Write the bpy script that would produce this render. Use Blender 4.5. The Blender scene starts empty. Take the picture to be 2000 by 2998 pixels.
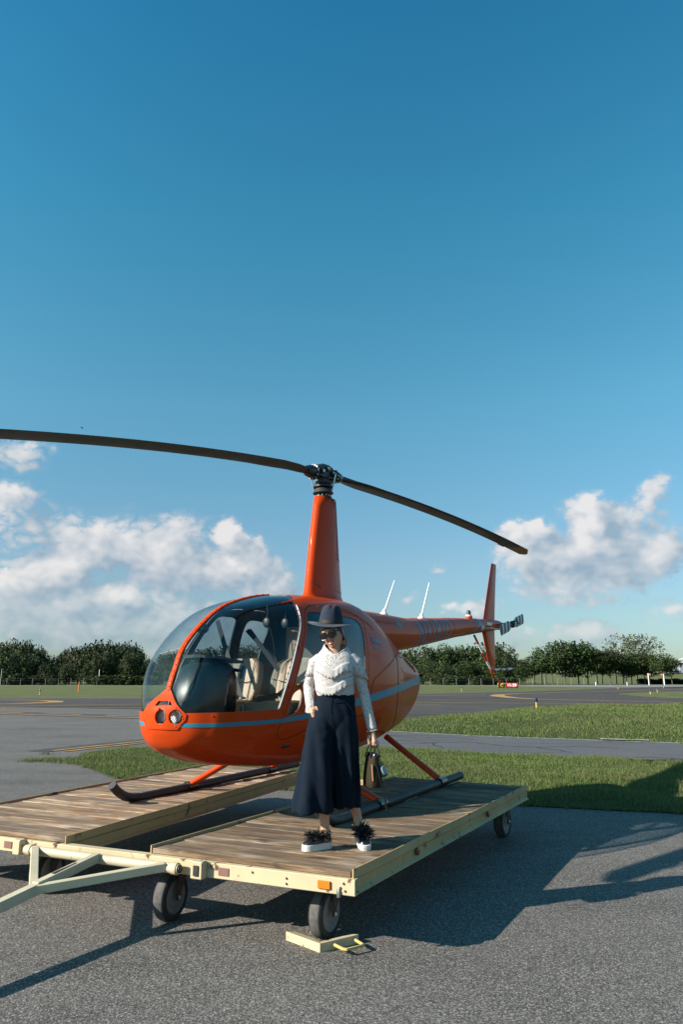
import bpy, bmesh, math, random
import numpy as np
from mathutils import Vector, Matrix, noise as mnoise
R = math.radians
SC = bpy.context.scene
COL = SC.collection

# ------------------------------------------------------------------ camera
cam_d = bpy.data.cameras.new('camera')
cam = bpy.data.objects.new('camera', cam_d); COL.objects.link(cam)
cam.location = (0, 0, 1.587)
cam.rotation_euler = (R(90 + 13.15), 0, 0)
cam_d.sensor_fit = 'VERTICAL'; cam_d.sensor_height = 36.0
cam_d.lens = 36.0 * 2080 / 2998
cam_d.clip_start = 0.05; cam_d.clip_end = 5000
SC.camera = cam
SC.render.engine = 'CYCLES'
SC.view_settings.view_transform = 'Standard'
SC.view_settings.look = 'None'
SC.view_settings.gamma = 1.0
SC.view_settings.use_curve_mapping = False
SC.view_settings.exposure = 0.95
SC.cycles.max_bounces = 8
SC.cycles.transparent_max_bounces = 24
SC.cycles.caustics_reflective = False
SC.cycles.caustics_refractive = False

# ------------------------------------------------------------------ sun and sky
SUN_EL, SUN_AZ = 27.0, 249.0           # azimuth clockwise from +Y
sd = Vector((math.sin(R(SUN_AZ)) * math.cos(R(SUN_EL)), math.cos(R(SUN_AZ)) * math.cos(R(SUN_EL)), math.sin(R(SUN_EL))))
sun_l = bpy.data.lights.new('sun', 'SUN'); sun_l.energy = 5.0; sun_l.angle = R(0.53); sun_l.color = (1.0, 0.90, 0.78)
sun = bpy.data.objects.new('sun', sun_l); COL.objects.link(sun)
sun.location = (-30, -15, 30)
sun.rotation_euler = sd.to_track_quat('Z', 'Y').to_euler()

class NT:
    """small helper for node trees"""
    def __init__(s, tree): s.t = tree; s.n = tree.nodes; s.l = tree.links
    def add(s, typ, **kw):
        n = s.n.new(typ)
        for k, v in kw.items(): setattr(n, k, v)
        return n
    def val(s, sock, v):
        if hasattr(v, 'is_output') or isinstance(v, bpy.types.NodeSocket): s.l.new(v, sock)
        else: sock.default_value = v
    def math(s, op, a, b=0.0, c=None, clamp=False):
        n = s.add('ShaderNodeMath', operation=op, use_clamp=clamp)
        s.val(n.inputs[0], a); s.val(n.inputs[1], b)
        if c is not None: s.val(n.inputs[2], c)
        return n.outputs[0]
    def vmath(s, op, a, b=None, c=None):
        n = s.add('ShaderNodeVectorMath', operation=op)
        s.val(n.inputs[0], a)
        if b is not None: s.val(n.inputs[1], b)
        if c is not None: s.val(n.inputs[2], c)
        return n.outputs['Value'] if op in ('LENGTH', 'DOT_PRODUCT', 'DISTANCE') else n.outputs[0]
    def mapr(s, v, a, b, c=0.0, d=1.0, smooth=False):
        n = s.add('ShaderNodeMapRange', interpolation_type='SMOOTHSTEP' if smooth else 'LINEAR')
        s.val(n.inputs[0], v)
        for i, x in enumerate((a, b, c, d)): s.val(n.inputs[i + 1], x)
        return n.outputs[0]
    def mix(s, f, a, b, blend='MIX'):
        n = s.add('ShaderNodeMix', data_type='RGBA', blend_type=blend)
        s.val(n.inputs[0], f)
        s.val(n.inputs[6], tuple(a) + (1,) if isinstance(a, (tuple, list)) and len(a) == 3 else a)
        s.val(n.inputs[7], tuple(b) + (1,) if isinstance(b, (tuple, list)) and len(b) == 3 else b)
        return n.outputs[2]
    def noise(s, vec, scale, detail=4.0, rough=0.55, w=None):
        n = s.add('ShaderNodeTexNoise')
        if vec is not None: s.val(n.inputs['Vector'], vec)
        n.inputs['Scale'].default_value = scale; n.inputs['Detail'].default_value = detail
        n.inputs['Roughness'].default_value = rough
        return n.outputs[0]

world = bpy.data.worlds.new('World'); SC.world = world; world.use_nodes = True
W = NT(world.node_tree); W.n.clear()
sky = W.add('ShaderNodeTexSky', sky_type='NISHITA')
sky.sun_disc = False; sky.sun_elevation = R(SUN_EL); sky.sun_rotation = R(SUN_AZ)
sky.altitude = 20; sky.air_density = 1.0; sky.dust_density = 0.6; sky.ozone_density = 2.5
tc = W.add('ShaderNodeTexCoord')
sep = W.add('ShaderNodeSeparateXYZ'); W.l.new(tc.outputs['Generated'], sep.inputs[0])
az = W.math('MULTIPLY', W.math('ARCTAN2', sep.outputs[0], sep.outputs[1]), 57.2958)
el = W.math('MULTIPLY', W.math('ARCSINE', sep.outputs[2]), 57.2958)
pc = W.add('ShaderNodeCombineXYZ'); W.l.new(az, pc.inputs[0]); W.l.new(el, pc.inputs[1])
# cumulus masses: azimuth, elevation, half widths, weight
BLOBS = [(-25.6, 16.2, 3.6, 1.7, .62), (-25.6, 13.2, 2.4, 1.6, .6), (-25.5, 11.2, 4.5, 2.4, .42),
 (-20.2, 10.2, 4.2, 2.3, .6), (-15.3, 9.6, 4.2, 3.0, .78), (-12.6, 11.6, 2.6, 1.6, .5), (-12.4, 8.2, 5.0, 2.6, .6),
 (-9.0, 11.2, 1.7, 1.7, 1.05), (-7.6, 9.6, 2.2, 2.0, 1.0), (-6.1, 7.9, 2.6, 2.2, .95), (-4.6, 6.6, 3.2, 1.7, .6), (-9.4, 8.2, 3.0, 2.4, .55),
 (-23.6, 7.5, 3.0, 1.5, .95), (-21.2, 8.2, 2.2, 1.6, .9), (-25.8, 6.2, 3.2, 1.8, .8), (-21.0, 6.0, 4.0, 1.8, .8), (-17.2, 6.2, 2.0, 1.2, .75),
 (-14.0, 5.0, 6.0, 1.9, .55), (-22.0, 4.2, 9.0, 2.2, .8), (-8.0, 4.4, 7.0, 1.8, .5), (-12.0, 2.4, 22.0, 2.0, .62), (-18, 9, 12, 6.5, .26), (20, 8.5, 9, 5.5, .24),
 (19.6, 12.6, 2.2, 1.9, 1.0), (20.6, 10.8, 2.6, 2.4, .95), (15.2, 11.2, 2.2, 1.7, .95), (13.6, 10.2, 2.4, 1.7, .7), (17.4, 9.7, 3.4, 1.7, .7),
 (24.6, 13.8, 1.8, 1.5, .85), (23.0, 12.2, 2.6, 1.4, .65), (24.8, 9.4, 3.2, 2.2, .7), (21.5, 8.2, 5.5, 2.2, .68), (15.6, 8.2, 4.6, 2.2, .6), (17.8, 6.2, 6.0, 1.3, .42),
 (11.0, 5.2, 2.4, 1.1, .72), (8.6, 5.3, 1.6, .7, .42), (19.2, 3.4, 2.6, 1.1, .62), (5.2, 6.3, 1.8, .7, .40), (16.0, 3.0, 9.0, 1.5, .5), (26.5, 4.6, 5.0, 1.3, .5),
 (7.6, 8.6, 1.0, .5, .34),
 (-50, 8, 9, 4, .8), (-62, 6, 14, 3, .7), (-85, 9, 10, 4, .8), (-110, 6, 16, 3, .7), (-150, 8, 14, 4, .8), (48, 9, 9, 4, .8), (40, 5, 12, 2.4, .6), (70, 7, 13, 3.5, .8),
 (95, 11, 9, 4, .8), (120, 6, 18, 3.2, .7), (160, 9, 14, 4.5, .8)]
g = bpy.data.node_groups.new('cloud_field', 'ShaderNodeTree')
g.interface.new_socket('Vector', in_out='INPUT', socket_type='NodeSocketVector')
g.interface.new_socket('Density', in_out='OUTPUT', socket_type='NodeSocketFloat'); g.interface.new_socket('Mass', in_out='OUTPUT', socket_type='NodeSocketFloat')
G = NT(g); gi = G.add('NodeGroupInput'); go = G.add('NodeGroupOutput')
# warp the field so that outlines billow
nz = G.add('ShaderNodeTexNoise'); G.l.new(gi.outputs[0], nz.inputs['Vector'])
nz.inputs['Scale'].default_value = 0.55; nz.inputs['Detail'].default_value = 3
wv = G.vmath('MULTIPLY', G.vmath('SUBTRACT', nz.outputs['Color'], (0.5, 0.5, 0.5)), (2.6, 1.9, 0))
pw = G.vmath('ADD', gi.outputs[0], wv)
acc = None
for (a, e, ra, re, am) in BLOBS:
    ra, re = ra * 1.16, re * 1.16
    v = G.vmath('MULTIPLY_ADD', pw, (1 / ra, 1 / re, 0), (-a / ra, -e / re, 0))
    m = G.mapr(G.vmath('LENGTH', v), 1.0, 0.0, 0.0, am, True)
    acc = m if acc is None else G.math('ADD', acc, m)
st = G.vmath('MULTIPLY', gi.outputs[0], (1, 1.35, 1))
f1 = G.noise(st, 0.62, 6, 0.6)
f2 = G.noise(st, 3.2, 4, 0.6)
b1 = G.math('ABSOLUTE', G.math('MULTIPLY_ADD', G.noise(st, 0.85, 0, 0.5), 2.0, -1.0))      # billows: round lumps, sharp creases
b2 = G.math('ABSOLUTE', G.math('MULTIPLY_ADD', G.noise(st, 2.3, 1, 0.5), 2.0, -1.0))
puff = G.math('ADD', G.math('MULTIPLY', G.math('SUBTRACT', b1, 0.22), 0.55), G.math('MULTIPLY', G.math('SUBTRACT', b2, 0.22), 0.30))
gate = G.mapr(acc, 0.02, 0.40, 0.0, 1.0, True)
dens = G.math('ADD', G.math('ADD', puff, G.math('MULTIPLY', G.math('SUBTRACT', f1, 0.5), 0.75)), G.math('MULTIPLY', G.math('SUBTRACT', f2, 0.5), 0.22))
dens = G.math('ADD', acc, G.math('MULTIPLY', dens, gate))
G.l.new(dens, go.inputs[0])
f0 = G.noise(st, 0.34, 2, 0.5)
mass = G.math('ADD', acc, G.math('ADD', G.math('MULTIPLY', G.math('SUBTRACT', f0, 0.5), 1.5), G.math('MULTIPLY', b1, 0.34)))
G.l.new(mass, go.inputs[1])
def field(vec):
    n = W.add('ShaderNodeGroup'); n.node_tree = g; W.l.new(vec, n.inputs[0]); return n.outputs
F0 = field(pc.outputs[0]); F1 = field(W.vmath('ADD', pc.outputs[0], (-1.15, 1.0, 0)))
d0 = F0[0]
alpha = W.mapr(d0, 0.06, 0.66, 0.0, 1.0, True)
lit = W.math('MULTIPLY_ADD', W.math('SUBTRACT', F0[1], F1[1]), 0.80, 0.40)
lit = W.math('ADD', lit, W.math('MULTIPLY', W.math('SUBTRACT', F0[0], F0[1]), 0.16), clamp=True)
lit = W.math('MULTIPLY', lit, W.mapr(el, 1.0, 6.5, 0.55, 1.0))
ccol = W.mix(lit, (2.7, 3.6, 4.5), (7.8, 7.4, 7.2))
# a little of everything fades into the air near the horizon
alpha = W.math('MULTIPLY', alpha, W.mapr(el, -0.5, 7.0, 0.42, 0.86))
rampn = W.add('ShaderNodeValToRGB'); W.l.new(W.mapr(el, 0.0, 50.0), rampn.inputs[0]); cr0 = rampn.color_ramp      # colour grade of the photo, by elevation only
cr0.elements[0].color = (.72, .84, .92, 1); cr0.elements[1].position = 1.0; cr0.elements[1].color = (.28, 1.42, 1.56, 1)
for pos, c4 in ((.18, (.96, 1.14, 1.12, 1)), (.42, (.82, 1.54, 1.40, 1)), (.70, (.48, 1.62, 1.54, 1))): e0 = cr0.elements.new(pos); e0.color = c4
tcol = rampn.outputs[0]
tint = W.mix(1.0, sky.outputs[0], tcol, 'MULTIPLY')
skyc = W.mix(alpha, tint, ccol)
bg = W.add('ShaderNodeBackground'); W.l.new(skyc, bg.inputs[0]); bg.inputs[1].default_value = 0.060
wo = W.add('ShaderNodeOutputWorld'); W.l.new(bg.outputs[0], wo.inputs[0])

# ------------------------------------------------------------------ materials
MATS = {}
def pm(name, col, rough=0.6, metal=0.0, spec=0.5, coat=0.0, var=None, bump=None, objspace=True, coat_rough=0.05, stretch=None):
    """principled material; var = (noise scale, second colour, contrast); bump = (scale, strength, distance)"""
    m = bpy.data.materials.new(name); m.use_nodes = True; MATS[name] = m
    T = NT(m.node_tree); b = m.node_tree.nodes['Principled BSDF']
    b.inputs['Base Color'].default_value = (*col, 1); b.inputs['Roughness'].default_value = rough
    b.inputs['Metallic'].default_value = metal; b.inputs['Specular IOR Level'].default_value = spec
    b.inputs['Coat Weight'].default_value = coat; b.inputs['Coat Roughness'].default_value = coat_rough
    if var or bump:
        tcn = T.add('ShaderNodeTexCoord'); vec = tcn.outputs['Object']
        if stretch: vec = T.vmath('MULTIPLY', vec, stretch)
    if var:
        n = T.noise(vec, var[0], 6, 0.6)
        f = T.mapr(n, 0.5 - var[2], 0.5 + var[2])
        T.l.new(T.mix(f, col, var[1]), b.inputs['Base Color'])
        T.l.new(T.mapr(n, 0.3, 0.7, max(0.02, rough - 0.06), min(1, rough + 0.08)), b.inputs['Roughness'])
    if bump:
        bn = T.add('ShaderNodeBump'); bn.inputs['Strength'].default_value = bump[1]; bn.inputs['Distance'].default_value = bump[2]
        T.l.new(T.noise(vec, bump[0], 5, 0.6), bn.inputs['Height']); T.l.new(bn.outputs[0], b.inputs['Normal'])
    return m

# ------------------------------------------------------------------ mesh helpers
def tag(o, label=None, cat=None, group=None, kind=None):
    for k, v in (('label', label), ('category', cat), ('group', group), ('kind', kind)):
        if v: o[k] = v
    return o
def empty(name, loc=(0, 0, 0), rot=(0, 0, 0), parent=None, **kw):
    o = bpy.data.objects.new(name, None); COL.objects.link(o)
    o.location = loc; o.rotation_euler = rot; o.parent = parent; o.empty_display_size = 0.2
    return tag(o, **kw)
class MB:
    def __init__(s): s.v = []; s.f = []; s.m = []
    def add(s, vs, fs, mi=0):
        b = len(s.v); s.v.extend([tuple(map(float, p)) for p in vs])
        for f in fs: s.f.append(tuple(b + i for i in f)); s.m.append(mi)
        return s
    def box(s, c, size, rot=None, mi=0, bev=0.0):
        hx, hy, hz = [q / 2 for q in size]
        if bev > 0:
            bev = min(bev, hx * .9, hy * .9, hz * .9)
            bm = bmesh.new(); bmesh.ops.create_cube(bm, size=1)
            for q in bm.verts: q.co = (q.co.x * 2 * hx, q.co.y * 2 * hy, q.co.z * 2 * hz)
            bmesh.ops.bevel(bm, geom=bm.edges[:], offset=bev, segments=1, affect='EDGES')
            bm.verts.index_update()
            vs = [q.co.copy() for q in bm.verts]; fs = [[q.index for q in f.verts] for f in bm.faces]; bm.free()
        else:
            vs = [Vector((x, y, z)) for x in (-hx, hx) for y in (-hy, hy) for z in (-hz, hz)]
            fs = [(0, 1, 3, 2), (4, 6, 7, 5), (0, 4, 5, 1), (2, 3, 7, 6), (0, 2, 6, 4), (1, 5, 7, 3)]
        if rot is not None: vs = [rot @ q for q in vs]
        c = Vector(c)
        return s.add([q + c for q in vs], fs, mi)
    def beam(s, a, b, w, h, up=(0, 0, 1), mi=0, bev=0.0):
        a, b = Vector(a), Vector(b); d = b - a; L = d.length; d.normalize()
        up = Vector(up); side = up.cross(d).normalized(); u2 = d.cross(side)
        rot = Matrix((d, side, u2)).transposed()
        return s.box((a + b) / 2, (L, w, h), rot, mi, bev)
    def loft(s, rings, caps=True, mi=0, closed=True):
        n = len(rings[0]); b = len(s.v)
        for r in rings: s.v.extend([tuple(map(float, p)) for p in r])
        for i in range(len(rings) - 1):
            for j in range(n if closed else n - 1):
                k = (j + 1) % n
                s.f.append((b + i * n + j, b + i * n + k, b + (i + 1) * n + k, b + (i + 1) * n + j)); s.m.append(mi)
        if caps and closed:
            s.f.append(tuple(b + j for j in reversed(range(n)))); s.m.append(mi)
            o = b + (len(rings) - 1) * n
            s.f.append(tuple(o + j for j in range(n))); s.m.append(mi)
        return s
    def tube(s, path, rad, n=10, mi=0, caps=True, flat=1.0):
        P = [Vector(p) for p in path]; rings = []
        rr = rad if hasattr(rad, '__len__') else [rad] * len(P)
        prev = None
        for i, p in enumerate(P):
            t = (P[min(i + 1, len(P) - 1)] - P[max(i - 1, 0)]).normalized()
            if prev is None:
                a = Vector((0, 0, 1)) if abs(t.z) < 0.9 else Vector((1, 0, 0))
                u = t.cross(a).normalized()
            else: u = (prev - t * prev.dot(t)).normalized()
            prev = u; w = t.cross(u)
            rings.append([p + (u * math.cos(q) + w * math.sin(q) * flat) * rr[i] for q in [2 * math.pi * k / n for k in range(n)]])
        return s.loft(rings, caps, mi)
    def lathe(s, prof, origin=(0, 0, 0), axis=(0, 0, 1), n=24, mi=0):
        ax = Vector(axis).normalized(); a = Vector((0, 0, 1)) if abs(ax.z) < 0.9 else Vector((1, 0, 0))
        u = ax.cross(a).normalized(); w = ax.cross(u); o = Vector(origin)
        rings = [[o + ax * h + (u * math.cos(q) + w * math.sin(q)) * max(r, 1e-4) for q in [2 * math.pi * k / n for k in range(n)]] for (r, h) in prof]
        return s.loft(rings, True, mi)
    def ball(s, c, r, n=10, mi=0, sc=(1, 1, 1)):
        c = Vector(c); rings = []
        for i in range(n + 1):
            t = math.pi * i / n; q = max(math.sin(t), 1e-3)
            rings.append([c + Vector((q * math.cos(a) * sc[0], q * math.sin(a) * sc[1], -math.cos(t) * sc[2])) * r for a in [2 * math.pi * k / (2 * n) for k in range(2 * n)]])
        return s.loft(rings, True, mi)
    def poly(s, pts, z=None, mi=0):
        vs = [(p[0], p[1], z if z is not None else p[2]) for p in pts]
        return s.add(vs, [tuple(range(len(vs)))], mi)
    def build(s, name, mat=None, parent=None, smooth=True, angle=35, fix=True, loc=None, rot=None):
        me = bpy.data.meshes.new(name); me.from_pydata(s.v, [], s.f)
        ms = mat if isinstance(mat, (list, tuple)) else ([mat] if mat else [])
        for q in ms: me.materials.append(q)
        if len(ms) > 1: me.polygons.foreach_set('material_index', s.m)
        if fix:
            bm = bmesh.new(); bm.from_mesh(me); bmesh.ops.recalc_face_normals(bm, faces=bm.faces[:]); bm.to_mesh(me); bm.free()
        if smooth:
            me.polygons.foreach_set('use_smooth', [True] * len(me.polygons)); me.set_sharp_from_angle(angle=R(angle))
        me.update()
        o = bpy.data.objects.new(name, me); COL.objects.link(o); o.parent = parent
        if loc: o.location = loc
        if rot: o.rotation_euler = rot
        return o
def dup(o, parent=None):
    c = o.copy(); COL.objects.link(c); c.parent = parent
    for ch in list(o.children): dup(ch, c)
    return c
def mesh_obj(name, me, mat=None, parent=None):
    o = bpy.data.objects.new(name, me); COL.objects.link(o); o.parent = parent
    if mat: me.materials.clear(); me.materials.append(mat)
    return o
def cr_spline(P, n=8):
    P = np.asarray(P, float); P = np.vstack([2 * P[0] - P[1], P, 2 * P[-1] - P[-2]]); out = []
    for i in range(1, len(P) - 2):
        a, b, c, d = P[i - 1:i + 3]
        for k in range(n):
            t = k / n
            out.append(.5 * (2 * b + (c - a) * t + (2 * a - 5 * b + 4 * c - d) * t * t + (3 * b - a - 3 * c + d) * t ** 3))
    out.append(P[-2]); return np.array(out)
def inpoly(x, y, P):
    P = np.asarray(P, float); r = np.zeros(np.shape(x), bool); j = len(P) - 1
    for i in range(len(P)):
        xi, yi = P[i]; xj, yj = P[j]
        r ^= ((yi > y) != (yj > y)) & (x < (xj - xi) * (y - yi) / (yj - yi + 1e-12) + xi); j = i
    return r
def edge_dist(x, y, P):
    P = np.asarray(P, float); d = np.full(np.shape(x), 1e9)
    for i in range(len(P)):
        a = P[i]; b = P[(i + 1) % len(P)]; ab = b - a
        t = np.clip(((x - a[0]) * ab[0] + (y - a[1]) * ab[1]) / (ab @ ab), 0, 1)
        d = np.minimum(d, np.hypot(x - a[0] - t * ab[0], y - a[1] - t * ab[1]))
    return d
from mathutils.geometry import delaunay_2d_cdt
rng = np.random.default_rng(7); random.seed(7)
# ------------------------------------------------------------------ ground materials
def ground_mat(name, dark, light, speck, patch, bumps=0.5, streak=None, streak_col=None, fine=120.0):
    m = bpy.data.materials.new(name); m.use_nodes = True
    T = NT(m.node_tree); b = m.node_tree.nodes['Principled BSDF']
    v = T.add('ShaderNodeTexCoord').outputs['Object']
    n1 = T.noise(v, fine, 3, 0.75); n2 = T.noise(v, 0.45, 6, 0.62); n3 = T.noise(v, 4.0, 5, 0.65); n4 = T.noise(v, fine * 2.3, 2, 0.6)
    n5 = T.noise(T.vmath('MULTIPLY', v, (.30, 1.3, 1)), .8, 5, .62)
    base = T.mix(T.mapr(n2, 0.3, 0.7), dark, light); base = T.mix(T.mapr(n5, .52, .70, 0, .7), base, tuple(c * .5 for c in dark))
    base = T.mix(T.mapr(n3, 0.45, 0.75, 0, patch), base, tuple(c * 0.55 for c in dark))
    f = T.math('MULTIPLY', T.mapr(n1, 0.50, 0.66), T.mapr(n4, 0.40, 0.60))
    base = T.mix(T.math('MULTIPLY', f, speck), base, tuple(min(1, c * 4.2) for c in light))
    pit = T.math('MAXIMUM', T.mapr(n1, 0.47, 0.34), T.mapr(n4, 0.42, 0.30))
    base = T.mix(T.math('MULTIPLY', pit, 0.92), base, tuple(c * 0.2 for c in dark))
    if streak:
        sv = T.vmath('MULTIPLY', v, streak)
        s1 = T.noise(sv, 1.0, 5, 0.62)
        base = T.mix(T.mapr(s1, 0.5, 0.74, 0, 0.85), base, streak_col)
    T.l.new(base, b.inputs['Base Color'])
    b.inputs['Roughness'].default_value = 0.88; b.inputs['Specular IOR Level'].default_value = 0.3
    bn = T.add('ShaderNodeBump'); bn.inputs['Strength'].default_value = bumps; bn.inputs['Distance'].default_value = 0.006
    T.l.new(T.math('ADD', n1, T.math('MULTIPLY', n4, 0.5)), bn.inputs['Height']); T.l.new(bn.outputs[0], b.inputs['Normal'])
    return m
M_TAR = ground_mat('tarmac_mat', (.092, .086, .079), (.134, .125, .114), 1.0, .35, 1.0, None, None, 84)
M_TAXI = ground_mat('taxiway_mat', (.050, .042, .037), (.085, .073, .065), .25, .3, .3, (.055, .75, 1), (.014, .012, .011), 40)
M_ROAD = ground_mat('road_mat', (.088, .088, .092), (.112, .112, .115), .2, .15, .3, None, None, 70)
M_RUN = ground_mat('runway_mat', (.20, .195, .19), (.26, .25, .24), .1, .1, .1, None, None, 30)
M_WLINE = pm('white_line_mat', (.55, .55, .53), .8, var=(6, (.22, .22, .21), .18))
M_YLINE = pm('yellow_line_mat', (.50, .27, .05), .8, var=(2.5, (.22, .14, .06), .22))
M_BLINE = pm('black_border_mat', (.022, .022, .024), .9, var=(3, (.06, .058, .056), .2))
M_SEAL = pm('crack_seal_mat', (.03, .03, .032), .7)
M_CONC = pm('concrete_mat', (.42, .40, .37), .9, var=(3, (.26, .25, .23), .2))
def grass_ground(name, c1, c2, c3):
    m = bpy.data.materials.new(name); m.use_nodes = True
    T = NT(m.node_tree); b = m.node_tree.nodes['Principled BSDF']
    v = T.add('ShaderNodeTexCoord').outputs['Object']
    n1 = T.noise(v, 0.35, 5, 0.65); n2 = T.noise(v, 26, 3, 0.7); n3 = T.noise(v, 2.2, 4, 0.6)
    col = T.mix(T.mapr(n1, 0.35, 0.65), c1, c2); col = T.mix(T.mapr(n3, 0.5, 0.75, 0, .6), col, c3)
    col = T.mix(T.mapr(n2, 0.5, 0.28, 0, .55), col, tuple(q * .35 for q in c1))
    T.l.new(col, b.inputs['Base Color']); b.inputs['Roughness'].default_value = 1.0; b.inputs['Specular IOR Level'].default_value = 0.1
    bn = T.add('ShaderNodeBump'); bn.inputs['Strength'].default_value = .8; bn.inputs['Distance'].default_value = .05
    T.l.new(n2, bn.inputs['Height']); T.l.new(bn.outputs[0], b.inputs['Normal'])
    return m
M_FIELD = grass_ground('field_mat', (.098, .118, .046), (.14, .15, .066), (.175, .165, .08))
M_TURF = grass_ground('turf_mat', (.045, .065, .022), (.070, .082, .032), (.09, .085, .042))
# ------------------------------------------------------------------ ground sheets
def terrain_z(x, y):
    return np.interp(y, [215, 360, 1500], [0, 4.2, 9.0])
xs = np.array([-1500, -600, -250, -80, 0, 80, 250, 600, 1500.]); ys = np.array([-60, 0, 60, 140, 215, 250, 300, 360, 600, 1500.])
mb = MB(); mb.v = [(x, y, float(terrain_z(x, y)) - .004) for y in ys for x in xs]
n = len(xs); mb.f = [(j * n + i, j * n + i + 1, (j + 1) * n + i + 1, (j + 1) * n + i) for j in range(len(ys) - 1) for i in range(n - 1)]; mb.m = [0] * len(mb.f)
tag(mb.build('field', M_FIELD), kind='structure')
def sheet(name, pts, z, mat): 
    o = MB().poly(pts, z).build(name, mat, smooth=False); return tag(o, kind='structure')
sheet('tarmac', [(-140, -40), (140, -40), (140, 200), (51.8, 129), (44.87, 120.2), (20.3, 87.3), (7.1, 76), (-6, 65.5), (-16.4, 60.33), (-28, 60.33), (-140, 60.33)], .004, M_TAR)
sheet('taxiway', [(-140, 58.8), (-140, 43), (-19, 41.2), (-10, 38), (-3, 32), (2.2, 27), (4.9, 29), (20, 33), (60, 36), (130, 40), (130, 180), (52.5, 128), (45.3, 119), (20.8, 86.2), (7.6, 75.0), (-5.6, 64.6), (-16.4, 58.8)], .008, M_TAXI)
sheet('runway', [(-300, 150), (20, 152), (49.5, 165.7), (150, 190), (150, 150), (58, 126.5), (46, 131), (30, 147.5), (-300, 146)], .008, M_RUN)
ROAD = [(-5.24, 14.5), (-5.6, 16.2), (-5.3, 16.71), (-4.39, 17.0), (1.26, 17.08), (2.86, 15.95), (6.62, 14.42), (16, 10.4), (16, 15.4), (8.49, 18.6), (3.74, 20.95), (1.56, 22.65), (-1.5, 24.4), (-5.5, 23.0), (-8, 20)]
sheet('road', ROAD[3:13] + [(-4.6, 23.0)], .010, M_ROAD)
def strip(name, path, w, z, mat, kind='structure'):
    P = [Vector((p[0], p[1], 0)) for p in path]; mb = MB(); L = []
    for i, p in enumerate(P):
        t = (P[min(i + 1, len(P) - 1)] - P[max(i - 1, 0)]).normalized(); s = Vector((-t.y, t.x, 0))
        ww = w[i] if hasattr(w, '__len__') else w
        L.append((p + s * ww / 2, p - s * ww / 2))
    for a, b in L: mb.v += [(a.x, a.y, z), (b.x, b.y, z)]
    for i in range(len(L) - 1): mb.f.append((2 * i, 2 * i + 1, 2 * i + 3, 2 * i + 2)); mb.m.append(0)
    return tag(mb.build(name, mat, smooth=False), kind=kind)
def wob(path, amp, step=.35):
    P = np.array(path, float); out = []
    for i in range(len(P) - 1):
        k = max(2, int(np.hypot(*(P[i + 1] - P[i])) / step))
        for t in np.arange(k) / k: out.append(P[i] * (1 - t) + P[i + 1] * t + rng.normal(0, amp, 2))
    out.append(P[-1]); return out
# painted edge lines of the narrow road
strip('edge_line', wob([(-5.2, 16.95), (-4.4, 17.16), (1.26, 17.24), (2.86, 16.11), (6.62, 14.58), (16, 10.6)], .008), .11, .016, M_WLINE)
strip('edge_line', wob([(-1.11, 24.0), (1.56, 22.46), (3.74, 20.76), (8.49, 18.42), (16, 15.0)], .012), .12, .016, M_WLINE)
# sealed cracks wander over the road
for path in ([(1.2, 19.4), (2.2, 18.6), (3.2, 18.9), (3.9, 17.7), (4.6, 17.4), (5.0, 16.2)], [(1.3, 21), (2.0, 19.9), (3.0, 20.3), (3.5, 19.6)], [(2.2, 18.4), (2.35, 17.2)],
             [(6.0, 15.3), (6.5, 15.2), (6.9, 14.9), (7.2, 14.7)], [(4.6, 17.4), (5.6, 17.6), (6.4, 17.2)], [(.6, 18.6), (1.6, 18.3), (2.4, 18.5)]):
    strip('crack', wob(path, .05, .25), .06, .013, M_SEAL)
sheet('drain_slab', [(6.70, 19.22), (7.80, 18.80), (7.98, 19.3), (6.88, 19.75)], .05, M_CONC)
# yellow taxi markings with their black borders
def ymark(path, w, z=.017, border=0.0):
    if border: strip('marking_border', path, w + border, z - .004, M_BLINE)
    strip('taxi_marking', path, w, z, M_YLINE)
strip('marking_border', [(-6.75, 16.45), (-4.9, 19.75), (-3.0, 22.9)], .62, .013, M_BLINE)
ymark([(-6.42, 16.62), (-4.8, 19.55), (-2.9, 22.8)], .13); ymark([(-6.12, 16.42), (-4.55, 19.25), (-2.7, 22.5)], .13)
strip('marking_border', [(-30, 42.6), (-15.5, 34.1), (-8.1, 30.45), (-3, 27.8)], 2.0, .013, M_BLINE)
ymark([(-30, 41.9), (-15.51, 33.45), (-8.1, 29.9), (-3, 27.2)], .24)
for i in range(9):
    a = np.array([-30 + 3.3 * i, 42.7 - 1.9 * i]); b = a + np.array([2.1, -1.15]) * .95
    a[1] = np.interp(a[0], [-30, -15.5, -8.1, -3], [42.4, 33.95, 30.35, 27.7]); b[1] = np.interp(b[0], [-30, -15.5, -8.1, -3], [42.4, 33.95, 30.35, 27.7]); a[1] += .55; b[1] += .55
    ymark([a, b], .24)
ymark([(-140, 39), (-19.39, 41.79), (-12.58, 45.6), (4.75, 48.68), (20.88, 44.97), (60, 41)], .32)
ymark([(-140, 36.6), (-18.1, 39.03), (-10.86, 39.9), (-2, 41), (6, 44.5)], .22)
ymark([(-140, 56), (-25.4, 54.7), (-21.7, 53.07), (-19.9, 51.3), (-19.3, 49.2), (-20.2, 47), (-21.15, 45.8), (-30, 43.8), (-140, 42.2)], [.3, .35, .6, .9, 1.3, .9, .6, .35, .3])
ymark([(100, 190), (49.3, 105.7), (18.4, 76), (15.2, 71), (14.05, 66), (14.0, 60.5), (15, 56), (22.6, 48.9), (40, 45)], [.4, .4, .6, 1.0, 1.5, 1.1, .7, .4, .35])
ymark([(-13, 57.6), (-6, 60.5), (6.22, 66.0), (14.05, 71.5)], .4)

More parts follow.
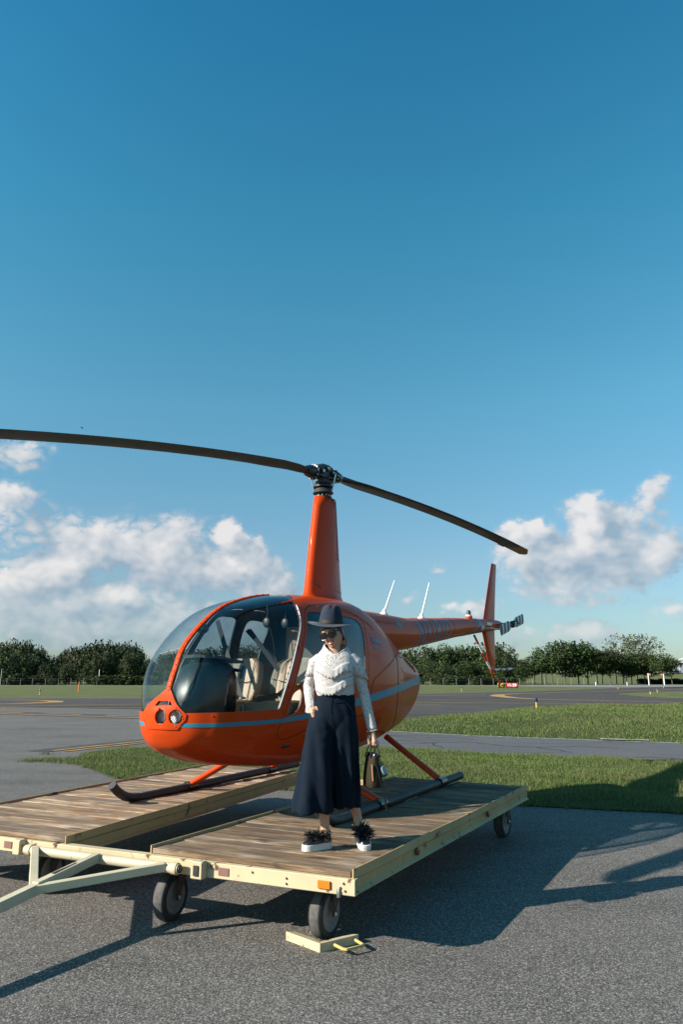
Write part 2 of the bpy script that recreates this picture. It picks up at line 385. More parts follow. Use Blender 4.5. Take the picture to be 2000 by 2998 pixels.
# ------------------------------------------------------------------ turf
def turf(name, poly, cell, hfun, mat):
    P = np.array(poly); x0, y0 = P.min(0); x1, y1 = P.max(0)
    # wobble the outline a little
    bp_ = []
    for i in range(len(P)):
        a, b = P[i], P[(i + 1) % len(P)]; k = max(1, int(np.hypot(*(b - a)) / (cell * .8)))
        for t in np.arange(k) / k: bp_.append(a * (1 - t) + b * t + rng.normal(0, cell * .07, 2))
    bp_ = np.array(bp_); nb = len(bp_)
    gx, gy = np.meshgrid(np.arange(x0, x1, cell), np.arange(y0, y1, cell)); gx = gx.ravel() + rng.uniform(-.25, .25, gx.size) * cell; gy = gy.ravel() + rng.uniform(-.25, .25, gy.size) * cell
    k = inpoly(gx, gy, bp_); gx, gy = gx[k], gy[k]; k = edge_dist(gx, gy, bp_) > cell * .4; gx, gy = gx[k], gy[k]
    vs = [Vector(p) for p in bp_] + [Vector(p) for p in zip(gx, gy)]
    v2, e2, f2, *_ = delaunay_2d_cdt(vs, [(i, (i + 1) % nb) for i in range(nb)], [list(range(nb))], 1, 1e-6)
    xy = np.array([(v.x, v.y) for v in v2]); d = edge_dist(xy[:, 0], xy[:, 1], bp_)
    z = hfun(xy[:, 0], xy[:, 1], d)
    mb = MB(); mb.v = [(a, b, float(c)) for (a, b), c in zip(xy, z)]; mb.f = [tuple(f) for f in f2]; mb.m = [0] * len(mb.f)
    o = tag(mb.build(name, mat), kind='structure'); return o, bp_
def wav(x, y, s): return np.sin(x * s + 1.3 * np.sin(y * s * .7)) * np.cos(y * s * 1.3 + .8 * np.sin(x * s * .6))
h_near = lambda x, y, d: .018 + .05 * np.clip(d / .5, 0, 1) + .02 * wav(x, y, 1.7) * np.clip(d, 0, 1)
h_mound = lambda x, y, d: .018 + .06 * np.clip(d / .6, 0, 1) + .34 * np.clip(d / 6, 0, 1) ** .8 + .05 * wav(x, y, .6) * np.clip(d, 0, 1)
NEAR = [(-5.24, 14.87), (-5.5, 16.05), (-5.3, 16.6), (-4.39, 16.98), (1.26, 17.02), (2.86, 15.9), (6.62, 14.38), (16, 10.4), (16, 4.4), (4.06, 9.05), (2.3, 9.63), (-.4, 10.7), (-2.86, 11.75), (-3.23, 11.86), (-3.65, 12.17), (-4.21, 13.03), (-4.89, 14.02)]
MOUND = [(-1.0, 24.15), (1.56, 22.62), (3.74, 20.92), (8.49, 18.58), (18, 14.2), (40, 22), (60, 34), (18.94, 40.8), (10.74, 38.6), (8.57, 37), (4.9, 31.2), (2.61, 28.2), (.9, 25.6)]
o_near, NB = turf('near_lawn', NEAR, .3, h_near, M_TURF)
o_mound, MBP = turf('grass_mound', MOUND, .7, h_mound, M_TURF)
turf('grass_island', [(28.66, 75.96), (34.9, 83.1), (41.7, 89.5), (70, 100), (60, 66), (26.7, 57.4), (26.0, 63), (26.6, 69)], 2.5, lambda x, y, d: .02 + .2 * np.clip(d / 6, 0, 1), M_FIELD)

M_BLADE = bpy.data.materials.new('grass_blade_mat'); M_BLADE.use_nodes = True
T = NT(M_BLADE.node_tree); b = M_BLADE.node_tree.nodes['Principled BSDF']
gn = T.add('ShaderNodeNewGeometry'); v = T.add('ShaderNodeTexCoord').outputs['Object']
rp = T.add('ShaderNodeValToRGB'); T.l.new(gn.outputs['Random Per Island'], rp.inputs[0])
cr_ = rp.color_ramp; cr_.elements[0].color = (.048, .105, .022, 1); cr_.elements[1].color = (.26, .23, .10, 1)
e = cr_.elements.new(.35); e.color = (.085, .150, .032, 1); e = cr_.elements.new(.72); e.color = (.145, .190, .054, 1)
n1 = T.noise(v, .45, 4, .6); n2 = T.noise(v, 2.4, 3, .6)
c = T.mix(T.mapr(n1, .40, .62, 0, .6), rp.outputs[0], (.130, .135, .058)); c = T.mix(T.mapr(n2, .52, .72, 0, .55), c, (.045, .095, .022))
T.l.new(c, b.inputs['Base Color']); b.inputs['Roughness'].default_value = .55; b.inputs['Specular IOR Level'].default_value = .25
tr = T.add('ShaderNodeBsdfTranslucent'); T.l.new(c, tr.inputs[0]); mx = T.add('ShaderNodeMixShader'); mx.inputs[0].default_value = .28
T.l.new(b.outputs[0], mx.inputs[1]); T.l.new(tr.outputs[0], mx.inputs[2]); T.l.new(mx.outputs[0], M_BLADE.node_tree.nodes['Material Output'].inputs[0])
def blades(name, xy, z, h, w):
    n = len(xy); a = rng.uniform(0, 2 * np.pi, n); la = rng.uniform(0, 2 * np.pi, n); lean = np.abs(rng.normal(0, .45, n)) * h
    dx, dy = np.cos(a) * w / 2, np.sin(a) * w / 2
    V = np.empty((n, 3, 3)); V[:, 0] = np.stack([xy[:, 0] - dx, xy[:, 1] - dy, z - .01], 1); V[:, 1] = np.stack([xy[:, 0] + dx, xy[:, 1] + dy, z - .01], 1)
    V[:, 2] = np.stack([xy[:, 0] + np.cos(la) * lean, xy[:, 1] + np.sin(la) * lean, z + h], 1)
    me = bpy.data.meshes.new(name); me.vertices.add(3 * n); me.vertices.foreach_set('co', V.ravel())
    me.loops.add(3 * n); me.loops.foreach_set('vertex_index', np.arange(3 * n, dtype=np.int32))
    me.polygons.add(n); me.polygons.foreach_set('loop_start', np.arange(0, 3 * n, 3, dtype=np.int32)); me.update(calc_edges=True)
    return tag(mesh_obj(name, me, M_BLADE), kind='stuff')
def scatter(poly, n, xr, yr, yexp=1.0):
    x = rng.uniform(*xr, n); y = yr[0] + (yr[1] - yr[0]) * rng.uniform(0, 1, n) ** yexp
    k = inpoly(x, y, poly); return np.stack([x[k], y[k]], 1)
xy = scatter(NB, 420000, (-5.6, 10.5), (6.5, 17.2), 1.0)
big = rng.normal(NB[rng.integers(0, len(NB), 9000)], .05)
xy = np.vstack([xy, big]); d = edge_dist(xy[:, 0], xy[:, 1], NB); d = np.where(inpoly(xy[:, 0], xy[:, 1], NB), d, 0)
clump = .75 + .45 * wav(xy[:, 0], xy[:, 1], 3.1) + .2 * wav(xy[:, 0], xy[:, 1], 9.)
hh = np.clip(rng.normal(.046, .014, len(xy)) * np.clip(clump, .5, 1.5), .02, .14)
tall = rng.random(len(xy)) < .004; hh[tall] *= 2.2
blades('lawn_grass', xy, h_near(xy[:, 0], xy[:, 1], d), hh, rng.uniform(.006, .013, len(xy)))
xy = scatter(MBP, 330000, (-1.2, 24), (14, 41), 1.25)
big = rng.normal(MBP[rng.integers(0, int(len(MBP) * .45), 9000)], .07)
xy = np.vstack([xy, big]); d = edge_dist(xy[:, 0], xy[:, 1], MBP); d = np.where(inpoly(xy[:, 0], xy[:, 1], MBP), d, 0)
hh = np.clip(rng.normal(.060, .022, len(xy)) * np.clip(.8 + .5 * wav(xy[:, 0], xy[:, 1], 1.1), .45, 1.6), .03, .2)
blades('mound_grass', xy, h_mound(xy[:, 0], xy[:, 1], d), hh, rng.uniform(.012, .024, len(xy)))
pts = []
for cx, cy, r, k in ((-6.05, 14.6, .14, 260), (-5.62, 14.75, .22, 420), (-5.3, 14.6, .3, 500), (-5.1, 14.25, .2, 300), (-4.95, 17.1, .12, 150), (-6.3, 15.9, .1, 60)):
    pts.append(rng.normal((cx, cy), (r, r * .6), (k, 2)))
pts = np.vstack(pts); blades('weeds', pts, np.full(len(pts), .01), rng.uniform(.03, .09, len(pts)), rng.uniform(.007, .014, len(pts)))

# ------------------------------------------------------------------ trees
def leaf_mat(name, c1, c2, c3):
    m = bpy.data.materials.new(name); m.use_nodes = True
    T = NT(m.node_tree); b = m.node_tree.nodes['Principled BSDF']
    gn = T.add('ShaderNodeNewGeometry'); oi = T.add('ShaderNodeObjectInfo'); v = T.add('ShaderNodeTexCoord').outputs['Object']
    c = T.mix(gn.outputs['Random Per Island'], c1, c2); c = T.mix(T.mapr(T.noise(v, 5.0, 2, .5), .5, .75, 0, .7), c, c3)
    hs = T.add('ShaderNodeHueSaturation'); T.l.new(c, hs.inputs['Color'])
    T.l.new(T.mapr(oi.outputs['Random'], 0, 1, .47, .515), hs.inputs['Hue']); T.l.new(T.mapr(oi.outputs['Random'], 0, 1, .75, 1.25), hs.inputs['Value'])
    T.l.new(hs.outputs[0], b.inputs['Base Color']); b.inputs['Roughness'].default_value = .6; b.inputs['Specular IOR Level'].default_value = .2
    return m
M_LEAF = leaf_mat('leaf_mat', (.012, .028, .008), (.036, .058, .016), (.062, .070, .020))
M_LEAF2 = leaf_mat('dry_leaf_mat', (.050, .055, .028), (.085, .082, .042), (.048, .058, .022))
M_BARK = pm('bark_mat', (.075, .062, .05), .95, var=(8, (.13, .115, .10), .2))
M_BARKL = pm('pale_bark_mat', (.22, .20, .17), .95, var=(6, (.10, .09, .08), .2))
def crown_mesh(name, seed, nclump, per, leaf, base=.0, airy=False):
    g = np.random.default_rng(seed); V = []
    cs = []
    while len(cs) < nclump:
        p = g.uniform(-1, 1, 3)
        r = np.linalg.norm(p)
        if r > 1 or r < (.35 if not airy else .45): continue
        cs.append((p[0] * .42, p[1] * .42, .5 + p[2] * .42, (g.uniform(.12, .24) if not airy else g.uniform(.075, .15))))
    cs.append((0, 0, .45, .3))
    for cx, cy, cz, cr in cs:
        k = int(per * (cr / .14) ** 2)
        d = g.normal(size=(k, 3)); d /= np.linalg.norm(d, axis=1)[:, None]
        rad = cr * g.uniform(.55, 1.12, k)
        pos = np.array([cx, cy, cz]) + d * rad[:, None] * np.array([1, 1, .8])
        pos[:, 2] = np.maximum(pos[:, 2], .01)
        nrm = d + g.normal(0, .55, (k, 3)); nrm /= np.linalg.norm(nrm, axis=1)[:, None]
        t = np.cross(nrm, g.normal(size=(k, 3))); t /= np.linalg.norm(t, axis=1)[:, None]; bt = np.cross(nrm, t)
        s = leaf * g.uniform(.6, 1.4, k)[:, None]
        V.append(np.stack([pos - t * s, pos + bt * s * .6, pos + t * s, pos - bt * s * .6], 1))
    # thin sprigs poke out of the outline
    k = 90; d = g.normal(size=(k, 3)); d[:, 2] = np.abs(d[:, 2]) * 1.2; d /= np.linalg.norm(d, axis=1)[:, None]
    for i in range(k):
        for q in (.40, .44, .48, .52):
            p = np.array([0, 0, .5]) + d[i] * q * g.uniform(.95, 1.08) + g.normal(0, .012, 3); t = g.normal(size=3) * leaf * .7; bt = g.normal(size=3) * leaf * .5
            V.append(np.stack([p - t, p + bt, p + t, p - bt], 0)[None])
    V = np.concatenate(V); n = len(V)
    me = bpy.data.meshes.new(name); me.vertices.add(4 * n); me.vertices.foreach_set('co', V.ravel())
    me.loops.add(4 * n); me.loops.foreach_set('vertex_index', np.arange(4 * n, dtype=np.int32))
    me.polygons.add(n); me.polygons.foreach_set('loop_start', np.arange(0, 4 * n, 4, dtype=np.int32)); me.update(calc_edges=True)
    return me
CROWNS = [crown_mesh('crown_mesh', 10 + i, 24, 60, .030) for i in range(6)]
AIRY = [crown_mesh('airy_crown_mesh', 40 + i, 34, 34, .024, airy=True) for i in range(2)]
for m_ in CROWNS: m_.materials.append(M_LEAF)
for m_ in AIRY: m_.materials.append(M_LEAF2)
SHRUBS = [crown_mesh('shrub_mesh', 60 + i, 20, 50, .05) for i in range(2)]
for m_ in SHRUBS: m_.materials.append(M_LEAF)
def trunk_mesh(seed, mat, h_frac):
    g = random.Random(seed); mb = MB()
    lean = (g.uniform(-.06, .06), g.uniform(-.04, .04))
    mb.tube([(0, 0, -.02), (lean[0] * .3, lean[1] * .3, .3), (lean[0], lean[1], .62), (lean[0] * 1.2, lean[1] * 1.2, .88)], [.022, .017, .012, .004], 7)
    for k in range(5):
        a = g.uniform(0, 6.28); z0 = g.uniform(h_frac, .6); l = g.uniform(.14, .28)
        mb.tube([(lean[0] * z0, lean[1] * z0, z0), (lean[0] * z0 + math.cos(a) * l * .5, math.sin(a) * l * .5, z0 + l * .45), (lean[0] * z0 + math.cos(a) * l, math.sin(a) * l, z0 + l * 1.0)], [.010, .007, .003], 5)
    o = mb.build('trunk', mat); me = o.data; bpy.data.objects.remove(o); return me
TRUNKS = [trunk_mesh(i, M_BARK, .3) for i in range(4)]; TRUNKSL = [trunk_mesh(9 + i, M_BARKL, .35) for i in range(2)]
def tree(px, D, h, wid, base, label, group=None, airy=False, pale=False, cm=None, name='tree', trunk=True):
    x = (px - 1000) / 2080 * (D * .974); rz = random.uniform(0, 6.28)
    z0 = float(terrain_z(x, D))
    o = empty(name, (x, D, z0), (0, 0, rz), label=label, cat=name, group=group)
    if trunk:
        t = bpy.data.objects.new('trunk', random.choice(TRUNKSL if pale else TRUNKS)); COL.objects.link(t); t.parent = o
        tw = h * (.85 if wid < h else .7); t.scale = (tw, tw, h)
    c = bpy.data.objects.new('crown', cm or random.choice(AIRY if airy else CROWNS)); COL.objects.link(c); c.parent = o
    c.location = (0, 0, h * base); c.scale = (wid, wid * random.uniform(.85, 1.1), h * (1 - base)); c.rotation_euler = (0, 0, random.uniform(0, 6.28))
    return o
PROF = ([-160, 0, 40, 100, 118, 140, 170, 200, 235, 275, 330, 385, 402, 440, 500, 625, 760, 900, 1000, 1150, 1250, 1330, 1400, 1480, 1502, 1518, 1550, 1572, 1600],
        [1884, 1886, 1874, 1886, 1932, 1924, 1922, 1892, 1904, 1884, 1884, 1888, 1910, 1936, 1912, 1895, 1893, 1900, 1900, 1902, 1896, 1893, 1893, 1894, 1908, 1932, 1936, 1916, 1908])
def hpx_(px, D, z=0): return (1985 - np.interp(px, *PROF)) / 2080 * D * .974 + 1.587
ZONES = [(60, 'at the left edge of the photo', 'trees at the left end of the left wood'), (190, 'in the low dip of the left wood', 'trees in the dip of the left wood'), (310, 'behind the orange marker pole', 'trees behind the marker pole'),
 (470, 'just left of the windshield', 'trees beside the windshield'), (760, 'seen through the cabin glass', 'trees seen through the cabin'), (1180, 'behind the rear of the helicopter', 'trees behind the fuselage'), (1390, 'below the tail boom', 'trees below the tail boom'), (9999, 'behind the tail fin and red sign', 'trees behind the tail fin')]
def zone(px, back):
    for lim, txt, gr in ZONES:
        if px < lim: return ('tall dark tree in the rear row ' if back else 'lower leafy tree in the front row ') + txt, gr + (', rear row' if back else ', front row')
px = -170
while px < 1520:
    for D, f in ((random.uniform(196, 208), 1.0), (random.uniform(178, 188), random.uniform(.50, .88))):
        q = px + random.uniform(-8, 8); l, gr = zone(q, f == 1.0); h = float(hpx_(q, D)) * f * random.uniform(.93, 1.05)
        tree(q, D, h, h * (random.uniform(.5, .8) if q < 470 else random.uniform(.75, 1.05)), random.uniform(-.10, .04), l, gr, pale=random.random() < .25)
    px += random.uniform(20, 28) if px < 470 else random.uniform(26, 36)
# the open stand of trees on the right
STAND = 'tree with bare straight trunk in the open stand right of the tail'
for q, top, w in ((1528, 1935, 4), (1546, 1940, 4), (1566, 1922, 4.2), (1588, 1914, 4.6), (1600, 1930, 4), (1750, 1912, 5), (1765, 1925, 4.6), (1788, 1900, 5.4), (1806, 1915, 4.6), (1826, 1908, 5.4), (1850, 1912, 5.2), (1868, 1920, 4.8), (1888, 1910, 5.2), (1905, 1920, 4.8), (1836, 1925, 4.4)):
    D = random.uniform(182, 192); tree(q, D, (1985 - top) / 2080 * D * .974 + 1.587, w * 1.4, random.uniform(.22, .34), STAND, 'trees in the open stand', pale=random.random() < .4)
for q, top, w in ((1618, 1888, 9.0), (1655, 1880, 10), (1695, 1879, 10), (1722, 1890, 8)):
    tree(q, 184, (1985 - top) / 2080 * 184 * .974 + 1.587, w * 1.05, .17, 'full round green tree in the tall clump right of the tail skid', 'full round trees of the tall clump')
tree(1828, 196, 13.0, 11.5, .30, 'tall airy brownish tree rising above the right stand, left one of two', airy=True, pale=True)
tree(1890, 198, 13.2, 11.0, .30, 'tall airy brownish tree rising above the right stand, right one of two', airy=True, pale=True)
tree(1943, 180, (1985 - 1912) / 2080 * 175 + 1.587, 6.8, .27, 'green tree at the right end of the stand beside the hangar')
tree(1968, 186, (1985 - 1925) / 2080 * 181 + 1.587, 5.6, .28, 'small green tree closest to the hangar at the far right')
for i in range(56):
    q = random.uniform(-150, 1520); D = random.uniform(168, 173); hs = random.uniform(1.2, 2.6)
    tree(q, D, hs, hs * random.uniform(1.4, 2.2), -.05, 'low leafy bush at the foot of the far wood', 'bushes along the foot of the wood', cm=random.choice(SHRUBS), name='bush', trunk=False)
for q in (300, 325, 350, 375, 400, 425, 450):
    tree(q, 166, random.uniform(1.9, 2.4), 4.2, -.05, 'bright green bush in the row left of the windshield', 'bright bushes left of the windshield', cm=random.choice(SHRUBS), name='bush', trunk=False)
for q in range(1880, 2060, 14):
    tree(q, 192, random.uniform(1.0, 1.5), 3.0, -.05, 'low bush at the foot of the right stand near the hangar', 'bushes near the hangar', cm=random.choice(SHRUBS), name='bush', trunk=False)

# ------------------------------------------------------------------ far furniture
M_GALV = pm('galvanised_mat', (.45, .46, .46), .5, .6); M_WHITE = pm('white_paint_mat', (.78, .78, .76), .5); M_ORG = pm('orange_paint_mat', (.75, .20, .04), .5)
M_YEL = pm('yellow_paint_mat', (.60, .38, .06), .5); M_HANDLE = pm('handle_paint_mat', (.48, .37, .12), .5); M_BLUEG = pm('blue_glass_mat', (.01, .02, .16), .15); M_BLACK = pm('black_paint_mat', (.015, .015, .016), .5)
M_GREY = pm('grey_wall_mat', (.24, .27, .32), .8, var=(.2, (.3, .33, .38), .2)); M_RED = pm('sign_red_mat', (.55, .02, .02), .3, coat=.6)
fence = empty('fence', (0, 165, 0), label='thin wire fence on metal posts in front of the far wood', cat='fence')
mbp = MB().tube([(0, 0, 0), (0, 0, 1.5)], .022, 6); p0 = mbp.build('post', M_GALV, fence); first = True
for x in np.arange(-96, 62, 2.9):
    q = p0 if first else dup(p0, fence); first = False
    q.location = (x + random.uniform(-.2, .2), 0, 0)
for z in (.5, 1.0, 1.5):
    MB().tube([(-97, 0, z), (62, 0, z)], .003, 4).build('wire', M_GALV, fence)
def post(name, px, D, h, r, mat, label, cat, top=None):
    x = (px - 1000) / 2080 * D * .974; o = empty(name, (x, D, 0), label=label, cat=cat)
    MB().tube([(0, 0, 0), (0, 0, h)], r, 8).build('pole', mat, o)
    if top: MB().box((top[0], 0, h - top[2] / 2), (top[1], .12, top[2]), bev=.03).build('marker_panel', M_ORG, o)
    return o
post('marker_post', 1900, 163, 2.6, .11, M_WHITE, 'white post with orange panel at the foot of the stand, left one', 'post', (.28, .4, .5))
post('marker_post', 1945, 163, 2.5, .12, M_WHITE, 'white post with orange panel under the rightmost trees', 'post', (-.3, .5, .35))
post('utility_pole', 289, 176, 3.6, .09, M_WHITE, 'slim pale pole in front of the left wood', 'pole')
post('utility_pole', 2, 170, 3.6, .07, M_GALV, 'slim grey pole at the left edge of the photo', 'pole')
for q, l in ((1744, 'short white stake at the foot of the right stand'), (1836, 'short white stake under the middle of the right stand'),):
    post('stake', q, 158, .75, .08, M_WHITE, l, 'stake')
post('runway_marker', 232, 84, 1.15, .055, M_ORG, 'thin orange marker pole in the far grass on the left', 'marker')
def edge_light(x, y, h, label):
    o = empty('edge_light', (x, y, 0.0 if y > 40 else .10), label=label, cat='light')
    MB().lathe([(.075, 0), (.075, .02), (.035, .03), (.035, h * .7)], n=12).build('stem', M_YEL, o)
    MB().lathe([(.06, h * .7), (.075, h * .72), (.075, h * .78), (.065, h * .8)], n=12).build('collar', M_BLACK, o)
    MB().lathe([(.065, h * .8), (.075, h * .86), (.06, h * .95), (.02, h)], n=12).build('lens', M_BLUEG, o)
edge_light(8.84, 33.3, .62, 'blue taxiway light on a yellow stem at the top of the mound')
edge_light(14.7, 89.5, .5, 'blue taxiway light in the far grass behind the tail boom')
edge_light(28.95, 68.6, .55, 'blue taxiway light on the right grass island, nearer one')
edge_light(33.5, 77.6, .55, 'blue taxiway light on the right grass island, farther one')
edge_light(-29.4, 71.3, .5, 'dark taxiway light in the far grass on the left')
edge_light(40.5, 107, .5, 'small taxiway light in the far grass left of the stand')
edge_light(52, 118, .5, 'small taxiway light in the far grass right of the red sign')
# airfield sign
def text_mesh(body, size, font_scale_x=1.0, bold=0.0, shear=0.0, align='LEFT', spacing=1.0):
    cu = bpy.data.curves.new('txt', 'FONT'); cu.body = body; cu.size = size; cu.offset = bold; cu.shear = shear; cu.align_x = align; cu.space_character = spacing; cu.resolution_u = 4
    o = bpy.data.objects.new('txt', cu); COL.objects.link(o); dg = bpy.context.evaluated_depsgraph_get()
    me = bpy.data.meshes.new_from_object(o.evaluated_get(dg)); bpy.data.objects.remove(o); bpy.data.curves.remove(cu)
    if font_scale_x != 1: me.transform(Matrix.Diagonal((font_scale_x, 1, 1, 1)))
    me.materials.clear(); return me
sg = empty('airfield_sign', (24.84, 109, 0), (0, 0, R(-10)), label='low airfield sign, black and yellow C beside red and white 11-29', cat='sign')
def barrel(x0, x1, name, mat, r=.36, z=.52):
    rr = [[(x, -math.cos(a) * .2, z + math.sin(a) * r * .95) for a in np.linspace(-math.pi / 2, math.pi / 2, 9)] + [(x, .12, z + r * .9), (x, .12, z - r * .9)] for x in (x0, x1)]
    return MB().loft(rr).build(name, mat, sg)
barrel(-1.45, -.34, 'location_panel', M_BLACK); barrel(-.30, 1.42, 'instruction_panel', M_RED); barrel(-1.5, -1.45, 'end_cap', M_YEL); barrel(1.42, 1.5, 'end_cap', M_BLACK)
def onbarrel(me, x, z, yoff=.01):
    bm = bmesh.new(); bm.from_mesh(me)
    for k in np.arange(-.4, .4, .06): bmesh.ops.bisect_plane(bm, geom=bm.verts[:] + bm.edges[:] + bm.faces[:], plane_co=(0, k, 0), plane_no=(0, 1, 0))
    for v in bm.verts:
        zz = v.co.y + z; s = max(-1, min(1, (zz - .52) / (.36 * .95)))
        v.co = (v.co.x + x, -.2 * math.sqrt(max(0, 1 - s * s)) - yoff, zz)
    bm.to_mesh(me); bm.free(); return me
mesh_obj('letter', onbarrel(text_mesh('C', .62, bold=.02), -1.12, .32), M_YEL, sg)
mesh_obj('numerals', onbarrel(text_mesh('11-29', .58, bold=.022), -.10, .33), M_WHITE, sg)
for x0, x1, z0, z1 in ((-1.42, -.37, .80, .84), (-1.42, -.37, .20, .24), (-1.42, -1.37, .24, .80), (-.42, -.37, .24, .80)):
    me = MB().add([(x0, z0, 0), (x1, z0, 0), (x1, z1, 0), (x0, z1, 0)], [(0, 1, 2, 3)]).build('t', M_YEL, smooth=False)
    m2 = me.data; bpy.data.objects.remove(me); mesh_obj('border', onbarrel(m2, 0, 0), M_YEL, sg)
for x in (-1.2, -.6, 0, .6, 1.2): MB().box((x, 0, .09), (.06, .06, .2)).build('leg', M_BLACK, sg)
# hangar and parked cars far right
hx = (1992 - 1000) / 2080 * 350; hz = float(terrain_z(hx, 352))
hg = empty('hangar', (hx + 6, 352, hz), label='grey hangar with white roof trusses at the far right', cat='hangar')
MB().box((0, 0, 2.6), (26, 18, 5.2)).build('wall', M_GREY, hg)
MB().box((2.5, -9.05, 1.0), (12, .12, 1.5)).build('door', M_WHITE, hg); MB().box((2.5, -9.05, 2.5), (12, .12, .5)).build('window', M_BLUEG, hg)
for k in range(2):
    x = -9.4 + k * 9.6
    for a, b in (((x, -9.4, 2.9), (x, -9.4, 7.2)), ((x, -9.4, 7.2), (x - 4.2, -9.4, 6.0)), ((x, -9.4, 7.2), (x + 5.2, -9.4, 6.0)), ((x - 3.4, -9.4, 4.9), (x, -9.4, 4.9))):
        MB().beam(a, b, .45, .45).build('truss', M_WHITE, hg)
MB().box((0, 0, 5.35), (26.6, 18.4, .3)).build('roof', M_GREY, hg)
def car(px, D, col, label):
    x = (px - 1000) / 2080 * D * .974; o = empty('parked_car', (x, D, float(terrain_z(x, D))), label=label, cat='car')
    MB().loft([[(q, s * .85, z) for s, z in ((-1, .3), (1, .3), (1, .75), (-1, .75))] for q in (-2.1, 2.1)]).build('body', col, o)
    MB().loft([[(q, s * .7, z) for s, z in ((-1.1, .75), (1.1, .75), (.9, zt), (-.9, zt))] for q, zt in ((-1.5, .8), (-.9, 1.4), (.6, 1.4), (1.3, .8))]).build('cabin', M_BLUEG, o)
    for sx in (-1.3, 1.3):
        for sy in (-.8, .8): MB().lathe([(.31, -.1), (.31, .1)], (sx, sy, .31), (0, 1, 0), 12).build('wheel', M_BLACK, o)
car(1962, 330, M_WHITE, 'white car parked left of the hangar, nearer the trees'); car(1974, 334, M_WHITE, 'white car parked beside the hangar corner'); car(1983, 331, M_GREY, 'grey car parked in front of the hangar wall')
tag(sheet('apron_strip', [(60, 338), (260, 338), (260, 346), (60, 346)], float(terrain_z(0, 342)) + .25, M_RUN), kind='structure')
# a bird high on the left
bx = Vector((-23.2, 60, 23.3))
bd = empty('bird', bx, (0, R(35), R(20)), label='tiny dark bird in the sky above the left rotor blade', cat='bird')
MB().tube([(-.12, 0, 0), (-.05, 0, .01), (.05, 0, .01), (.13, 0, .0)], [.008, .03, .034, .012], 8).build('body', M_BLACK, bd)
for s in (-1, 1): MB().add([(.05, 0, .02), (-.05, 0, .02), (-.07, s * .16, .07), (.0, s * .2, .06), (.04, s * .12, .05)], [(0, 1, 2, 3, 4)]).build('wing', M_BLACK, bd)
# ================================================================== helicopter
DECK = .47
M_OR = pm('orange_body_mat', (.53, .054, .006), .45, coat=.26, coat_rough=.015, spec=.06, var=(1.2, (.47, .045, .005), .3))
M_BLU = pm('blue_stripe_mat', (.035, .20, .30), .4, coat=.15, spec=.2)
M_DARK = pm('dark_trim_mat', (.012, .013, .015), .55, var=(14, (.022, .022, .024), .2))
M_BLK = pm('gloss_black_mat', (.010, .011, .013), .25, coat=.3)
M_LEA = pm('beige_leather_mat', (.33, .215, .125), .5, var=(3, (.27, .175, .10), .25), bump=(16, .25, .004))
M_LIN = pm('beige_lining_mat', (.42, .31, .21), .9, bump=(60, .3, .002))
M_CUP = pm('earcup_mat', (.006, .014, .015), .5)
M_POD = pm('pod_mat', (.010, .011, .013), .38, spec=.35)
M_BELT = pm('belt_mat', (.02, .021, .024), .75)
M_STEEL = pm('steel_mat', (.42, .42, .42), .32, 1.0)
M_GUN = pm('hub_grey_mat', (.055, .062, .07), .42, .3, var=(20, (.03, .034, .04), .2))
M_BRASS = pm('brass_mat', (.45, .33, .18), .4, .8)
M_LENS = pm('lamp_reflector_mat', (.40, .41, .43), .4, .3)
M_WPL = pm('white_plastic_mat', (.74, .74, .72), .4)
M_REDP = pm('red_paint_mat', (.38, .025, .02), .4)
M_BLADE_ = pm('rotor_blade_mat', (.006, .0065, .007), .36, var=(2.5, (.011, .011, .0105), .25))
M_TIP = pm('blade_tip_mat', (.36, .22, .07), .5)
M_STG = pm('blade_grey_mat', (.58, .62, .62), .5)
def glass_mat(name, tint, fr=1.0):
    m = bpy.data.materials.new(name); m.use_nodes = True; T = NT(m.node_tree); T.n.clear()
    tr = T.add('ShaderNodeBsdfTransparent'); tr.inputs[0].default_value = (*tint, 1)
    gl = T.add('ShaderNodeBsdfGlossy'); gl.inputs['Roughness'].default_value = .015
    lw = T.add('ShaderNodeLayerWeight'); lw.inputs[0].default_value = .5
    fz = T.math('MULTIPLY_ADD', T.math('POWER', lw.outputs['Facing'], 5.0), .85, .022)      # Schlick, the same from both sides
    mx = T.add('ShaderNodeMixShader'); T.l.new(T.math('MULTIPLY', fz, fr, clamp=True), mx.inputs[0])
    T.l.new(tr.outputs[0], mx.inputs[1]); T.l.new(gl.outputs[0], mx.inputs[2])
    o = T.add('ShaderNodeOutputMaterial'); T.l.new(mx.outputs[0], o.inputs[0]); return m
M_GLASS = glass_mat('windshield_mat', (.93, .955, .96)); M_GLASS2 = glass_mat('door_glass_mat', (.62, .70, .74), 1.6)

